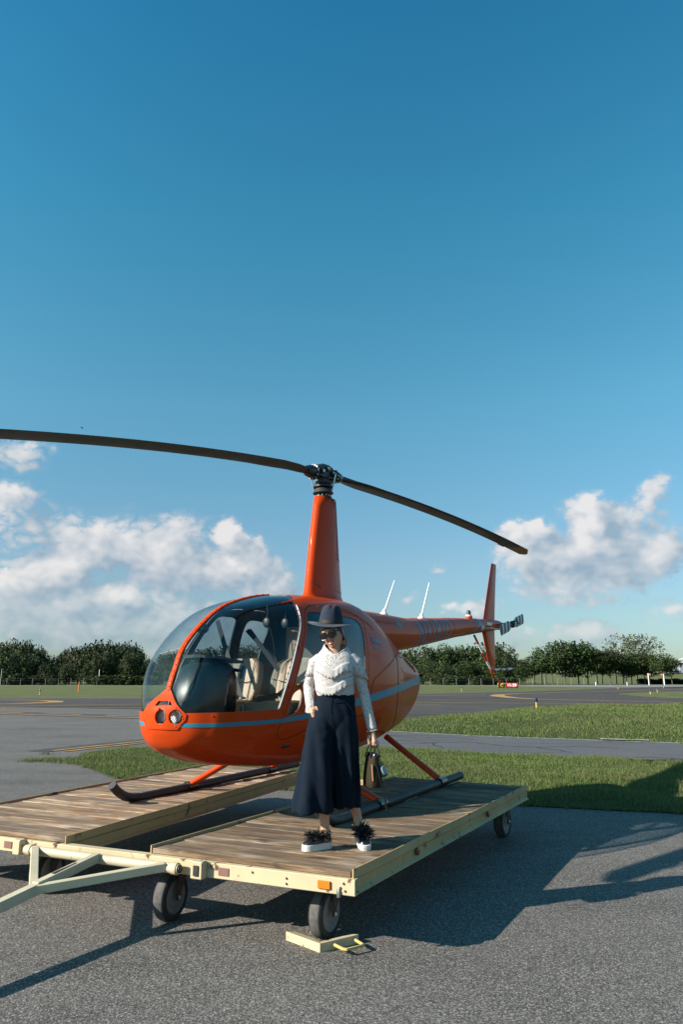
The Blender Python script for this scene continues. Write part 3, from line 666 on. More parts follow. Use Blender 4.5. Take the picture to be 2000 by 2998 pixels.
heli = empty('helicopter', (-.2034, 7.8876, DECK), (0, R(.83), R(240.08)), label='orange four-seat helicopter with blue stripe standing on the wooden trailer', cat='helicopter')
ST = [(2.44, .0, .86, .86, .86, 3), (2.43, .09, .76, .92, .86, 3), (2.40, .18, .69, .97, .86, 3), (2.35, .28, .62, 1.05, .87, 3), (2.28, .365, .575, 1.24, .88, 3), (2.20, .445, .535, 1.40, .89, 3),
 (2.02, .535, .475, 1.575, .9, 3), (1.79, .605, .43, 1.73, .91, 3), (1.58, .645, .40, 1.815, .92, 3), (1.25, .675, .36, 1.895, .93, 3), (.9, .685, .34, 1.935, .95, 3), (.4, .69, .335, 1.955, .96, 2.9),
 (-.1, .675, .35, 1.955, .97, 2.6), (-.45, .635, .38, 1.895, .98, 2.4), (-.75, .575, .42, 1.79, .99, 2.3), (-1.05, .50, .455, 1.67, 1., 2.2), (-1.4, .40, .50, 1.525, 1.02, 2.2), (-1.75, .305, .585, 1.40, 1.03, 2.2),
 (-2.1, .205, .73, 1.30, 1.05, 2.2), (-2.30, .135, .86, 1.23, 1.06, 2.2), (-2.40, .07, .98, 1.15, 1.07, 2.2), (-2.43, 0, 1.07, 1.07, 1.07, 2.2)]
SS = cr_spline(ST, 6)
def ring_at(s, m=72):
    x, w, zb, zt, zc, nu = s; w = max(w, 0); a = np.linspace(0, 2 * np.pi, m, endpoint=False); ca, sa = np.cos(a), np.sin(a)
    n = np.where(sa > 0, nu, 2.6)
    y = w * np.sign(ca) * abs(ca) ** (2 / n); z = zc + np.where(sa > 0, zt - zc, zc - zb) * np.sign(sa) * abs(sa) ** (2 / n)
    return np.stack([np.full(m, x), y, z], -1)
_bm = bmesh.new(); _v = [[_bm.verts.new(p) for p in ring_at(s)] for s in SS]
for i in range(len(SS) - 1):
    for j in range(72): _bm.faces.new((_v[i][j], _v[i][(j + 1) % 72], _v[i + 1][(j + 1) % 72], _v[i + 1][j]))
bmesh.ops.remove_doubles(_bm, verts=_bm.verts[:], dist=2e-4); bmesh.ops.recalc_face_normals(_bm, faces=_bm.faces[:]); _bm.normal_update()
_bm.verts.index_update(); BV = np.array([v.co[:] for v in _bm.verts]); BN = np.array([v.normal[:] for v in _bm.verts]); BF = [[v.index for v in f.verts] for f in _bm.faces]; _bm.free()
def hollow(o_out, o_in, mats, name='shell'):
    n = len(BV); v = np.vstack([BV + BN * o_out, BV + BN * o_in])
    f = BF + [[n + i for i in reversed(q)] for q in BF]
    me = bpy.data.meshes.new(name); me.from_pydata(v.tolist(), [], f)
    for q in mats: me.materials.append(q)
    if len(mats) > 1: me.polygons.foreach_set('material_index', [0] * len(BF) + [1] * len(BF))
    o = bpy.data.objects.new(name, me); COL.objects.link(o); return o
def boolean(o, cutter, op, keep=False):
    m = o.modifiers.new('b', 'BOOLEAN'); m.operation = op; m.object = cutter; m.solver = 'EXACT'
    if hasattr(m, 'material_mode'): m.material_mode = 'INDEX'
    for tol in (False, True):
        m.use_hole_tolerant = tol
        dg = bpy.context.evaluated_depsgraph_get(); dg.update()
        me = bpy.data.meshes.new_from_object(o.evaluated_get(dg))
        if len(me.vertices) > 20: break
    o.modifiers.remove(m); old = o.data; o.data = me; bpy.data.meshes.remove(old)
    if not keep: kill(cutter)
    return o
def kill(o): me = o.data; bpy.data.objects.remove(o); bpy.data.meshes.remove(me)
def copy_m(o): c = o.copy(); c.data = o.data.copy(); COL.objects.link(c); return c
def smooth(o, ang=32):
    me = o.data; me.polygons.foreach_set('use_smooth', [True] * len(me.polygons)); me.set_sharp_from_angle(angle=R(ang)); me.update(); return o
def prism(out, y0, y1, axis='y', spl=0):
    P = np.array(out, float)
    for _ in range(min(spl, 2)):      # Chaikin corner cutting: rounds corners, never overshoots
        N = np.roll(P, -1, 0); P = np.stack([P * .8 + N * .2, P * .2 + N * .8], 1).reshape(-1, 2)
    if axis == 'y': r = [[(p[0], y, p[1]) for p in P] for y in (y0, y1)]
    else: r = [[(y, p[0], p[1]) for p in P] for y in (y0, y1)]
    o = MB().loft(r).build('cutter', [M_OR, M_DARK], smooth=False); o.data.polygons.foreach_set('material_index', [1] * len(o.data.polygons)); return o
def grow(P, d):
    P = np.array(P, float); A = sum(P[i][0] * P[(i + 1) % len(P)][1] - P[(i + 1) % len(P)][0] * P[i][1] for i in range(len(P))); s = 1 if A > 0 else -1; out = []
    for i in range(len(P)):
        t1 = P[i] - P[i - 1]; t2 = P[(i + 1) % len(P)] - P[i]; t1 /= np.linalg.norm(t1); t2 /= np.linalg.norm(t2)
        n1 = np.array([t1[1], -t1[0]]) * s; n2 = np.array([t2[1], -t2[0]]) * s; b = n1 + n2; b /= max(.4, (b @ b) / 2); out.append(P[i] + b * d)
    return out
WS = [(2.9, .885), (1.70, .89), (1.655, 1.0), (1.60, 1.10), (1.53, 1.25), (1.45, 1.39), (1.38, 1.50), (1.31, 1.60), (1.255, 1.70), (1.20, 1.79), (1.14, 1.85), (1.04, 1.905), (.95, 2.3), (2.9, 2.3)]
WEDGE = [(-.27, .84), (0, 1.085), (.27, .84)]
HEX = [(0, 1.085), (.232, .876), (.225, .835), (.165, .762), (-.165, .762), (-.225, .835), (-.232, .876)]
def ws_cut(side, d=0.0):
    c = prism(grow(WS, d) if d else WS, side * (.020 - d * .8), side * 1.3)
    w = prism(WEDGE, 1.9, 3.2, 'x')
    if d:
        for v in w.data.vertices: v.co.z -= d * 1.4
    return boolean(c, w, 'DIFFERENCE')
FD = [(1.25, 1.60), (1.36, 1.43), (1.48, 1.17), (1.57, 1.00), (1.665, .79), (1.70, .71), (1.67, .655), (1.58, .635), (1.47, .655), (1.31, .70), (1.0, .74), (.76, .76), (.725, .80), (.715, 1.3), (.725, 1.78), (.78, 1.825), (1.0, 1.81), (1.14, 1.75), (1.20, 1.69)]
RD = [(.69, 1.78), (.68, 1.3), (.69, .80), (.66, .76), (.32, .76), (.25, .85), (.205, 1.08), (.19, 1.30), (.15, 1.52), (.10, 1.68), (.15, 1.75), (.35, 1.82), (.62, 1.83)]
W1 = [(1.15, 1.715), (1.31, 1.46), (1.50, 1.10), (1.49, 1.075), (1.27, 1.11), (.82, 1.16), (.785, 1.20), (.78, 1.4), (.785, 1.68), (.83, 1.735), (1.08, 1.735)]
W2 = [(.62, 1.21), (.62, 1.68), (.58, 1.72), (.45, 1.725), (.25, 1.705), (.195, 1.66), (.195, 1.60), (.255, 1.36), (.285, 1.20), (.31, 1.18), (.60, 1.18)]
HOLE = [(1.53, 1.01), (1.43, 1.05), (1.40, 1.02), (1.44, .90), (1.49, .845), (1.62, .825), (1.57, .92)]
shell = hollow(0, -.018, [M_OR, M_DARK], 'body')
door_f = {}; door_r = {}; wins = {}; panes = []
skin = hollow(0, -.014, [M_OR, M_DARK], 'door_src')
gl = hollow(-.004, -.009, [M_GLASS], 'glass_src')
for s in (1, -1):
    boolean(shell, ws_cut(s), 'DIFFERENCE')
    p = copy_m(gl); boolean(p, ws_cut(s, .012), 'INTERSECT'); p.name = 'windshield_pane'; p.parent = heli; smooth(p)
    for D_, wl, nm in ((FD, [W1, HOLE] if s > 0 else [W1], 'front_door'), (RD, [W2], 'rear_door')):
        boolean(shell, prism(D_, s * .3, s * 1.2, spl=3), 'DIFFERENCE')
        d = copy_m(skin); boolean(d, prism(grow(D_, -.005), s * .3, s * 1.2, spl=3), 'INTERSECT'); d.name = nm
        for w in wl:
            boolean(d, prism(w, s * .3, s * 1.3, spl=2), 'DIFFERENCE')
            if w is not HOLE:
                q = copy_m(gl); boolean(q, prism(grow(w, .006), s * .3, s * 1.2, spl=2), 'INTERSECT'); q.name = 'window'; panes.append((q, d)); smooth(q)
                q.data.materials.clear(); q.data.materials.append(M_GLASS2)
        smooth(d, 40); d.parent = heli
for q, d in panes: q.parent = d
kill(skin); kill(gl)
# nose: light housing plate, air slot, two recessed landing lamps
plate = hollow(.008, -.002, [M_OR], 'light_panel'); boolean(plate, prism(HEX, 1.9, 3.2, 'x'), 'INTERSECT')
LAMPS = [(-.038, .858), (.098, .858)]; slot = [(-.062, .938), (-.045, .975), (.07, .980), (.112, .945), (.04, .948)]
for tgt in (plate, shell):
    boolean(tgt, prism(slot, 2.0, 3.0, 'x'), 'DIFFERENCE')
    for ly, lz in LAMPS:
        boolean(tgt, MB().lathe([(.056, 0), (.056, 1)], (1.9, ly, lz), (1, .10, 0), 28).build('cutter', smooth=False), 'DIFFERENCE')
plate.parent = heli; smooth(plate)
shell.parent = heli; smooth(shell)
def y_at(x, z):
    s = [np.interp(x, SS[::-1, 0], SS[::-1, k]) for k in range(6)]
    h = (s[3] - s[4]) if z > s[4] else (s[4] - s[2]); n = s[5] if z > s[4] else 2.6
    return s[1] * max(0, 1 - abs((z - s[4]) / h) ** n) ** (1 / n)
for ly, lz in LAMPS:
    lx = 2.428 if ly < .05 else 2.402
    o = MB().lathe([(.062, -.05), (.062, -.03), (.052, -.028), (.052, -.055)], (lx, ly, lz), (1, .1, 0), 28).build('headlight', M_STEEL, heli)
    lens = MB().lathe([(.052, -.052), (.052, -.045), (.001, -.038)], (lx, ly, lz), (1, .1, 0), 24).build('reflector', M_LENS, o)
    dots = MB()
    for k, rr in ((1, 0), (6, .017), (11, .031), (15, .044)):
        for i in range(k):
            a = 2 * math.pi * i / k + rr * 9
            dots.ball((lx - .040, ly + rr * math.cos(a), lz + rr * math.sin(a)), .0068, 4)
    dots.build('lens_dots', M_WPL, o)['kind'] = 'stuff'
# centre strip with a run of rivets, nose rivets
cs = []
zs = [(2.36, 1.02), (2.33, 1.12), (2.275, 1.26), (2.205, 1.385), (2.06, 1.545), (1.86, 1.69), (1.66, 1.785), (1.31, 1.883), (1.02, 1.922)]
zc_ = cr_spline(zs, 6)
def topz(x): return float(np.interp(x, SS[::-1, 0], SS[::-1, 3]))
rings = []
for i, (x, z) in enumerate(zc_):
    t = zc_[min(i + 1, len(zc_) - 1)] - zc_[max(i - 1, 0)]; nrm = np.array([-t[1], t[0]]) / np.linalg.norm(t); nrm *= -1 if nrm[1] < 0 else 1
    # true surface point on the centre line
    xx = x; zz = topz(x) if x < 2.3 else z
    rings.append([(xx + nrm[0] * h, y, zz + nrm[1] * h) for y, h in ((-.023, -.012), (-.023, .004), (-.012, .009), (.012, .009), (.023, .004), (.023, -.012))])
strip_o = MB().loft(rings).build('windshield_strip', M_OR, heli)
def rivets(parent, pts, r=.0085, mat=None):
    mb = MB()
    for p, n in pts: mb.lathe([(r, -.002), (r * .85, .003), (r * .3, .0045)], p, n, 7)
    o = mb.build('rivet', mat or M_OR, parent); return tag(o, kind='stuff')
rp_ = []
for i in range(2, len(rings), 2):
    p = Vector(rings[i][2]) * .5 + Vector(rings[i][3]) * .5; rp_.append((p + Vector((0, .008, 0)), Vector((zc_[i][0] - 1.4, 0, zc_[i][1] - .9))))
rivets(strip_o, rp_, .0075)
rp_ = []
def surf_y(y, z):   # nose surface x for a given y, z
    xs_ = np.linspace(2.44, 1.5, 400)
    for x in xs_:
        if y_at(x, z) >= abs(y): return x
    return 1.5
for y, z in ((-.02, 1.04), (.03, 1.03), (.085, .99), (.11, .965), (.15, .925), (-.08, .985), (-.13, .935), (-.17, .895), (.0, .92), (.06, .925), (.20, .87), (.165, .90), (.205, .845), (.15, .785), (.03, .775), (-.09, .785), (.19, .81), (-.19, .83), (-.12, .9)):
    x = surf_y(y, z); rp_.append(((x + .008, y, z), (1, y * 2.2, .1)))
rivets(plate, rp_)
rp_ = []
for x in np.arange(.9, 2.3, .085): rp_.append(((x, y_at(x, .862), .862), (.15 if x < 2 else .6, 1, -.05)))
for x, z in ((2.18, .73), (2.1, .70), (2.05, .685), (2.0, .67), (2.0, .70), (1.95, .665), (2.1, .66)): rp_.append(((x, y_at(x, z), z), (.3, 1, -.4)))
for P in ([(.40, 1.81), (.11, 1.75), (.075, 1.68), (.165, 1.5), (.215, 1.3), (.22, 1.08), (.28, .82)], [(-.77, 1.36), (-.18, 1.20), (.11, 1.1)], [(1.62, 1.13), (1.47, 1.41), (1.33, 1.62), (1.22, 1.80)]):
    P = np.array(P); L = np.r_[0, np.cumsum(np.hypot(*np.diff(P, axis=0).T))]
    for q in np.arange(0, L[-1], .055):
        x, z = np.interp(q, L, P[:, 0]), np.interp(q, L, P[:, 1]); rp_.append(((x, y_at(x, z), z), (0, 1, max(0, (z - 1.1) * .6))))
rivets(shell, rp_, .0075)
# panel joints on the engine cowling, laid as thin dark beads
def bead(pts, r=.004, name='panel_joint'):
    P = cr_spline([(x, z, 0) for x, z in pts], 6); mb = MB().tube([(p[0], y_at(p[0], p[1]), p[1]) for p in P], r, 5); return mb.build(name, M_DARK, heli)
bead([(-.77, 1.36), (-.45, 1.28), (-.18, 1.20), (.05, 1.12), (.14, 1.05), (.17, .94)]); bead([(-.77, 1.36), (-.70, 1.2), (-.66, 1.06), (-.62, .90), (-.62, .76), (-.7, .62), (-.8, .52)]); bead([(-.77, 1.36), (-1.0, 1.34), (-1.25, 1.34)])
# rear air vent: louvres set in a dark frame
vent = MB().add([(-1.25, y_at(-1.25, 1.40) + .004, 1.40), (-1.62, y_at(-1.62, 1.325) + .004, 1.325), (-1.95, y_at(-1.95, 1.235) + .004, 1.235), (-1.95, y_at(-1.95, 1.15) + .004, 1.15), (-1.62, y_at(-1.62, 1.24) + .004, 1.24), (-1.3, y_at(-1.3, 1.33) + .004, 1.33)], [(0, 1, 4, 5), (1, 2, 3, 4)]).build('vent', M_BLK, heli)
for k in range(5):
    x = -1.40 - k * .12; MB().beam((x, y_at(x, 1.37 - k * .03) + .006, 1.37 - k * .03), (x - .03, y_at(x - .03, 1.29 - k * .03) + .006, 1.285 - k * .03), .012, .008).build('louvre', M_OR, vent)
# blue stripe: a skin 2 mm proud of the body
SU = [(2.6, .807), (1.69, .812), (1.30, .842), (.7, .905), (.21, .958), (-.6, 1.032), (-1.3, 1.075), (-1.96, 1.10), (-2.6, 1.11)]
SL = [(-2.6, 1.02), (-1.9, 1.005), (-1.3, .985), (-.64, .955), (.17, .887), (.7, .842), (1.27, .797), (1.69, .780), (2.6, .778)]
stp = hollow(.0025, -.001, [M_BLU], 'stripe'); boolean(stp, prism(SU + SL, -1.3, 1.3), 'INTERSECT'); stp.parent = heli; smooth(stp)
# windshield bow: a pale rubber edge
for s in (1, -1):
    P = cr_spline([(1.695, .90), (1.60, 1.10), (1.45, 1.39), (1.31, 1.60), (1.255, 1.70), (1.20, 1.79)], 6)
    MB().tube([(x + .004, s * y_at(x, z), z) for x, z in P], .006, 5).build('window_seal', M_WPL if s > 0 else M_DARK, heli)
for s in (1, -1):
    MB().tube([(1.44, s * (y_at(1.44, 1.06) + .012), 1.07), (1.40, s * (y_at(1.40, 1.06) + .016), 1.068), (1.33, s * (y_at(1.33, 1.06) + .012), 1.066)], .009, 8).build('door_handle', M_DARK, heli)
    for x, z in ((1.585, 1.08), (1.41, 1.40), (.72, 1.0)): MB().box((x, s * (y_at(x, z) + .004), z), (.035, .012, .05), bev=.003).build('hinge', M_OR, heli)
# ---- interior
cabin = empty('cabin', parent=heli)
MB().box((.78, 0, .50), (1.7, .8, .05)).build('floor', M_DARK, cabin)
MB().box((-.02, 0, 1.20), (.03, .95, .95)).build('rear_wall', M_LIN, cabin)
def seat(x, y, wid, name='seat'):
    o = empty(name, (x, y, 0), parent=heli)
    # cushion with piped front edge
    c = [[(q, s * wid * (.5 - .04 * (abs(i - 3) > 2)), z) for s, z in ((-1, .83), (1, .83), (1.02, .875), (.9, .925), (0, .935), (-.9, .925), (-1.02, .875))] for i, q in enumerate((-.02, .08, .2, .32, .42, .50, .53))]
    MB().loft(c).build('cushion', M_LEA, o, angle=60)
    mb = MB().box((.24, 0, .69), (.52, wid * .95, .26), bev=.02); mb.build('seat_base', M_DARK, o)
    rings = []
    for t in np.linspace(0, 1, 12):
        w = wid * .5 * (.86 + .14 * math.sin(math.pi * min(1, t * 1.15))) * (1 if t < .82 else math.sqrt(max(.02, 1 - ((t - .82) / .185) ** 2 * .75)))
        z = .90 + .42 * t; x0 = -.03 - .13 * t; th = .055 if t < .9 else .045
        r = []
        for a in np.linspace(0, 2 * math.pi, 28, endpoint=False):
            ca, sa = math.cos(a), math.sin(a)
            bol = .022 * (abs(ca) > .72) if sa > 0 else 0
            r.append((x0 + th * np.sign(sa) * abs(sa) ** .6 + bol, w * np.sign(ca) * abs(ca) ** .55, z))
        rings.append(r)
    bk = MB().loft(rings).build('backrest', M_LEA, o, angle=60)
    for zz in (1.09,): MB().tube([(.035 - .13 * (zz - .9) / .42, q, zz + .02 * (abs(q) > .1)) for q in (-wid * .42, -.1, 0, .1, wid * .42)], .004, 5).build('seam', M_BELT, bk)
    for sy in (-1, 1): MB().tube([(.03 - .13 * t, sy * wid * (.30 + .02 * t), .90 + .42 * t) for t in (.02, .3, .6, .93)], .004, 5).build('seam', M_BELT, bk)
    return o
seat(1.06, -.33, .47); seat(1.06, .35, .47); seat(.22, -.30, .52); seat(.22, .32, .52)
MB().box((.52, 0, .85), (.05, 1.15, .05)).build('seat_rail', M_STEEL, cabin)
# instrument console: pod with hood on a pedestal
con = empty('console', parent=heli)
pr_ = []
for x, w, z0, z1 in ((1.66, .15, .80, 1.23), (1.72, .185, .76, 1.275), (1.9, .195, .72, 1.30), (2.08, .17, .70, 1.26), (2.18, .12, .72, 1.10), (2.22, .06, .76, .98)):
    pr_.append([(x, w * np.sign(math.cos(a)) * abs(math.cos(a)) ** .6, (z0 + z1) / 2 + (z1 - z0) / 2 * np.sign(math.sin(a)) * abs(math.sin(a)) ** .6) for a in np.linspace(0, 2 * math.pi, 24, endpoint=False)])
MB().loft(pr_).build('pod', M_POD, con, angle=60)
MB().add([(1.60, -.17, 1.285), (1.60, .17, 1.285), (2.0, .17, 1.335), (2.06, 0, 1.34), (2.0, -.17, 1.335), (1.60, -.17, 1.265), (1.60, .17, 1.265), (2.0, .17, 1.31), (2.06, 0, 1.315), (2.0, -.17, 1.31)], [(0, 1, 2, 3, 4), (9, 8, 7, 6, 5), (0, 5, 6, 1), (1, 6, 7, 2), (2, 7, 8, 3), (3, 8, 9, 4), (4, 9, 5, 0)]).build('hood', M_DARK, con)
MB().box((1.86, 0, .66), (.36, .30, .36), bev=.03).build('pedestal', M_BLK, con)
for k in range(6):
    MB().lathe([(.036, 0), (.036, .006), (.03, .007)], (1.655, (k % 3 - 1) * .09, 1.06 - (k // 3) * .10), (-1, 0, 0), 14).build('gauge', M_GUN, con)
MB().box((1.70, .19, .98), (.02, .012, .03)).build('switch', M_REDP, con)
cyc = empty('cyclic', parent=heli)
MB().tube([(1.60, 0.02, .62), (1.60, 0.02, 1.21)], .022, 10).build('post', M_BLK, cyc)
MB().tube([(1.60, -.12, 1.24), (1.60, .02, 1.215), (1.60, .16, 1.20)], .016, 8).build('crossbar', M_BLK, cyc)
for y in (-.14, .17): MB().tube([(1.60, y, 1.235), (1.66, y * 1.1, 1.14)], [.019, .015], 8).build('grip', M_BLK, cyc)
MB().tube([(1.60, .0, 1.20), (1.70, .0, 1.15), (1.80, -.02, 1.10)], .010, 8).build('lever', M_STEEL, cyc)
MB().tube([(1.66, .20, .62), (1.64, .20, .92)], .008, 6).build('rod', M_STEEL, cyc)
def belt(P, w=.046, name='seat_belt'):
    P = [Vector(p) for p in P]; mb = MB()
    for a, b_ in zip(P, P[1:]): mb.beam(a, b_, w, .006, up=(1, .3, 0))
    return mb.build(name, M_BELT, heli)
belt([(1.05, -.60, 1.70), (1.18, -.30, 1.22), (1.30, -.08, .955)]); belt([(1.02, -.05, .96), (1.35, .10, .95)])
belt([(.62, -.55, 1.62), (.45, -.3, 1.30)]); belt([(.62, -.52, 1.62), (.6, -.15, 1.2)]); belt([(.75, .60, 1.55), (1.02, .55, 1.12), (1.15, .52, .96)])
belt([(1.15, .58, 1.20), (1.25, .30, .98), (1.35, .12, .955)], .05)
MB().box((1.31, -.07, .955), (.07, .05, .02), bev=.004).build('buckle', M_STEEL, heli); MB().box((1.2, .13, .96), (.04, .06, .03), bev=.004).build('buckle', M_REDP, heli)
for x, y in ((1.0, -.02), (.80, .06)):
    h_ = empty('headset', (x, y, 1.66), parent=heli)
    MB().ball((0, 0, 0), .046, 8, sc=(.45, 1, 1.15)).build('earcup', M_CUP, h_); MB().tube([(0, 0, .05), (0, .01, .1), (0, 0, .17)], .003, 6).build('hook', M_DARK, h_)
    MB().tube([(0, .03, -.03), (-.05, .05, -.2), (-.1, .03, -.33), (-.05, .1, -.4)], .005, 5).build('cord', M_DARK, h_)
MB().ball((1.78, -.16, 1.57), .055, 8, sc=(.9, 1.1, .85)).build('compass', M_BLK, heli)
MB().tube([(1.78, -.16, 1.60), (1.74, -.08, 1.72)], .012, 6).build('compass_bracket', M_BLK, heli)
MB().beam((2.17, .0, 1.40), (2.30, -.16, 1.345), .012, .004).build('yaw_string', M_WPL, heli)
# ---- mast fairing: streamlined tapered mast with a flared foot
mf = []
for z, xf, xb, t in ((1.905, .60, -.68, .26), (1.935, .45, -.52, .175), (1.965, .365, -.44, .135), (2.02, .325, -.405, .118), (2.3, .275, -.375, .112), (2.7, .20, -.335, .104), (3.0, .14, -.305, .097), (3.115, .115, -.29, .094)):
    r = []
    for a in np.linspace(0, 2 * math.pi, 40, endpoint=False):
        ca, sa = math.cos(a), math.sin(a); k = (1 + ca) / 2
        r.append((xb + (xf - xb) * (.5 + .5 * ca), t * np.sign(sa) * abs(sa) ** .9 * (.62 + .38 * min(1, k * 2.2)), z + (.012 * max(0, -ca) if z > 3.1 else 0)))
    mf.append(r)
mast = MB().loft(mf, caps=False).build('mast_fairing', M_OR, heli, angle=50)
sm = mast.modifiers.new('t', 'SOLIDIFY'); sm.thickness = .006; sm.offset = -1
def mast_y(x, z):
    xf = np.interp(z, [2.02, 2.3, 2.7, 3.0, 3.115], [.325, .275, .20, .14, .115]); xb = np.interp(z, [2.02, 2.3, 2.7, 3.0, 3.115], [-.405, -.375, -.335, -.305, -.29]); t = np.interp(z, [2.02, 2.3, 2.7, 3.0, 3.115], [.118, .112, .104, .097, .094])
    ca = max(-1, min(1, (x - xb) / (xf - xb) * 2 - 1)); sa = math.sqrt(1 - ca * ca); return t * sa ** .9 * (.62 + .38 * min(1, (1 + ca) / 2 * 2.2))
MB().tube([(-.20 - .04 * (3.1 - z), mast_y(-.20 - .04 * (3.1 - z), z), z) for z in np.linspace(2.42, 3.1, 12)], .006, 5).build('panel_joint', M_DARK, mast)
rivets(mast, [((-.16 - .05 * k, mast_y(-.16 - .05 * k, 2.42), 2.42), (0, 1, 0)) for k in range(4)] + [((-.10 - .07 * k, mast_y(-.1 - .07 * k, 2.06), 2.06), (0, 1, 0)) for k in range(5)], .006, M_DARK)
MB().tube([(.33, .07, 2.12), (.30, .12, 2.09), (.26, .15, 2.06)], .006, 6).build('probe', M_DARK, mast)
# ---- tail boom
BO = np.array([(-.7, 1.63, .27), (-1.2, 1.645, .25), (-2.1, 1.665, .21), (-3.0, 1.745, .182), (-4.0, 1.835, .152), (-5.0, 1.905, .125), (-5.8, 1.955, .102), (-6.15, 1.975, .088), (-6.32, 1.988, .066), (-6.40, 1.995, .038), (-6.42, 1.997, .008)])
def boom_c(x): return np.interp(x, BO[::-1, 0], BO[::-1, 1]), np.interp(x, BO[::-1, 0], BO[::-1, 2])
def boom_p(x, a, off=0.0):
    c, r = boom_c(x); return (x, (r + off) * math.cos(a), c + (r + off) * math.sin(a))
MB().loft([[boom_p(x, a) for a in np.linspace(0, 2 * math.pi, 40, endpoint=False)] for x in (-.7, -1.2, -1.7, -2.1, -2.55, -3, -3.5, -4, -4.5, -5, -5.4, -5.8, -6, -6.15, -6.25, -6.32, -6.36, -6.40, -6.42)]).build('tail_boom', M_OR, heli, angle=50)
for x in (-2.35, -3.6, -4.62): MB().tube([boom_p(x, a, .0005) for a in np.linspace(0, 2 * math.pi, 33)], .0025, 4, caps=False).build('panel_joint', M_DARK, heli)
rr = [[boom_p(-4.83 - .10 * k - .6 * max(0, -math.sin(a) * .8 + .1) * -1 * 1.1, a, .003) for a in np.linspace(math.pi * .62, -math.pi * .55, 22)] for k in (0, .5, 1, 1.5)]
MB().loft(rr, caps=False, closed=False).build('boom_band', M_BLU, heli)
sc_ = MB().add([boom_p(x, a, .004) for x, a in ((-1.42, .62), (-1.52, .70), (-1.62, .35), (-1.50, .25))], [(0, 1, 2, 3)]).build('scoop', M_BLK, heli)
def skin_text(me, fn, step_u, step_v, parent, name, mat):
    bm = bmesh.new(); bm.from_mesh(me); xs = [v.co.x for v in bm.verts]; ys = [v.co.y for v in bm.verts]
    for k in np.arange(min(ys), max(ys), step_v): bmesh.ops.bisect_plane(bm, geom=bm.verts[:] + bm.edges[:] + bm.faces[:], plane_co=(0, k, 0), plane_no=(0, 1, 0))
    for k in np.arange(min(xs), max(xs), step_u): bmesh.ops.bisect_plane(bm, geom=bm.verts[:] + bm.edges[:] + bm.faces[:], plane_co=(k, 0, 0), plane_no=(1, 0, 0))
    for v in bm.verts: v.co = fn(v.co.x, v.co.y)
    bm.to_mesh(me); bm.free(); return mesh_obj(name, me, mat, parent)
t_ = text_mesh('N3181D', .40, .70, bold=.001, shear=.14, spacing=1.08); w_ = max(v.co.x for v in t_.vertices); h_ = max(v.co.y for v in t_.vertices)
skin_text(t_, lambda u, v: boom_p(-2.14 - 1.32 * u / w_, -.92 + 1.92 * v / h_, .003), .06, .022, heli, 'registration', M_BLU)
t_ = text_mesh('R44', .1, .8, bold=.001); w_ = max(v.co.x for v in t_.vertices); h_ = max(v.co.y for v in t_.vertices)
skin_text(t_, lambda u, v: (.05 - .24 * u / w_ - .02 * (1 - v / h_), y_at(.05 - .24 * u / w_, 1.465 + .085 * v / h_) + .004, 1.465 + .085 * v / h_ - .015 * u / w_), .03, .02, heli, 'lettering', M_BLU)
t_ = text_mesh('Raven II', .05, .9); w_ = max(v.co.x for v in t_.vertices); h_ = max(v.co.y for v in t_.vertices)
skin_text(t_, lambda u, v: (.02 - .22 * u / w_, y_at(.02 - .22 * u / w_, 1.405 + .045 * v / h_) + .004, 1.40 + .045 * v / h_ - .015 * u / w_), .03, .02, heli, 'lettering', M_BLU)['kind'] = 'stuff'
# fins
def fin(rows, name):
    rg = []
    for (xl, xt, z, t) in rows:
        c = xl - xt; rg.append([(xl - c * u, y, z) for u, y in ((0, 0), (.06, t * .55), (.2, t), (.45, t * .95), (.75, t * .6), (1, .004), (1, -.004), (.75, -t * .6), (.45, -t * .95), (.2, -t), (.06, -t * .55))])
    return MB().loft(rg).build(name, M_OR, heli, angle=40)
fin([(-5.36, -6.02, 1.98, .034), (-5.44, -6.05, 2.06, .032), (-5.75, -6.18, 2.6, .026), (-6.04, -6.32, 3.09, .018), (-6.07, -6.32, 3.11, .01)], 'upper_fin')
fin([(-5.64, -5.97, 1.18, .018), (-5.63, -5.97, 1.20, .024), (-5.50, -5.99, 1.5, .028), (-5.35, -6.01, 1.80, .032), (-5.3, -6.02, 1.9, .034)], 'lower_fin')
def striped(P, r, n, ma, mb_, name):
    P = cr_spline(P, 10); L = np.r_[0, np.cumsum(np.linalg.norm(np.diff(P, axis=0), axis=1))]; o = empty(name, parent=heli)
    for k in range(n):
        q = np.linspace(L[-1] * k / n, L[-1] * (k + 1) / n, 6); pts = np.stack([np.interp(q, L, P[:, i]) for i in range(3)], 1)
        MB().tube(pts, r, 10).build('tube_section', ma if k % 2 == 0 else mb_, o)
striped([(-4.75, .06, 1.74), (-5.0, .10, 1.47), (-5.22, .14, 1.23), (-5.30, .15, 1.185), (-5.42, .15, 1.175), (-6.0, .15, 1.18), (-6.6, .15, 1.19)], .018, 11, M_REDP, M_WPL, 'tail_guard')
MB().tube([(-5.72, 0, 1.19), (-5.76, 0, 1.12), (-5.86, 0, 1.04), (-6.15, 0, .96)], [.022, .020, .017, .014], 8).build('tail_skid', M_OR, heli); MB().ball((-6.17, 0, .955), .028, 6).build('skid_ball', M_REDP, heli)
for x, z, tx, tz in ((-1.53, 1.885, -1.87, 2.36), (-2.72, 1.90, -3.06, 2.45)):
    a = empty('antenna', parent=heli)
    MB().lathe([(.055, -.02), (.055, .012), (.035, .03), (.018, .075)], (x, 0, z), (-.25, 0, 1), 14).build('base', M_WPL, a); MB().tube([(x - .01, 0, z + .03), (tx, 0, tz)], [.014, .007], 8).build('rod', M_WPL, a)
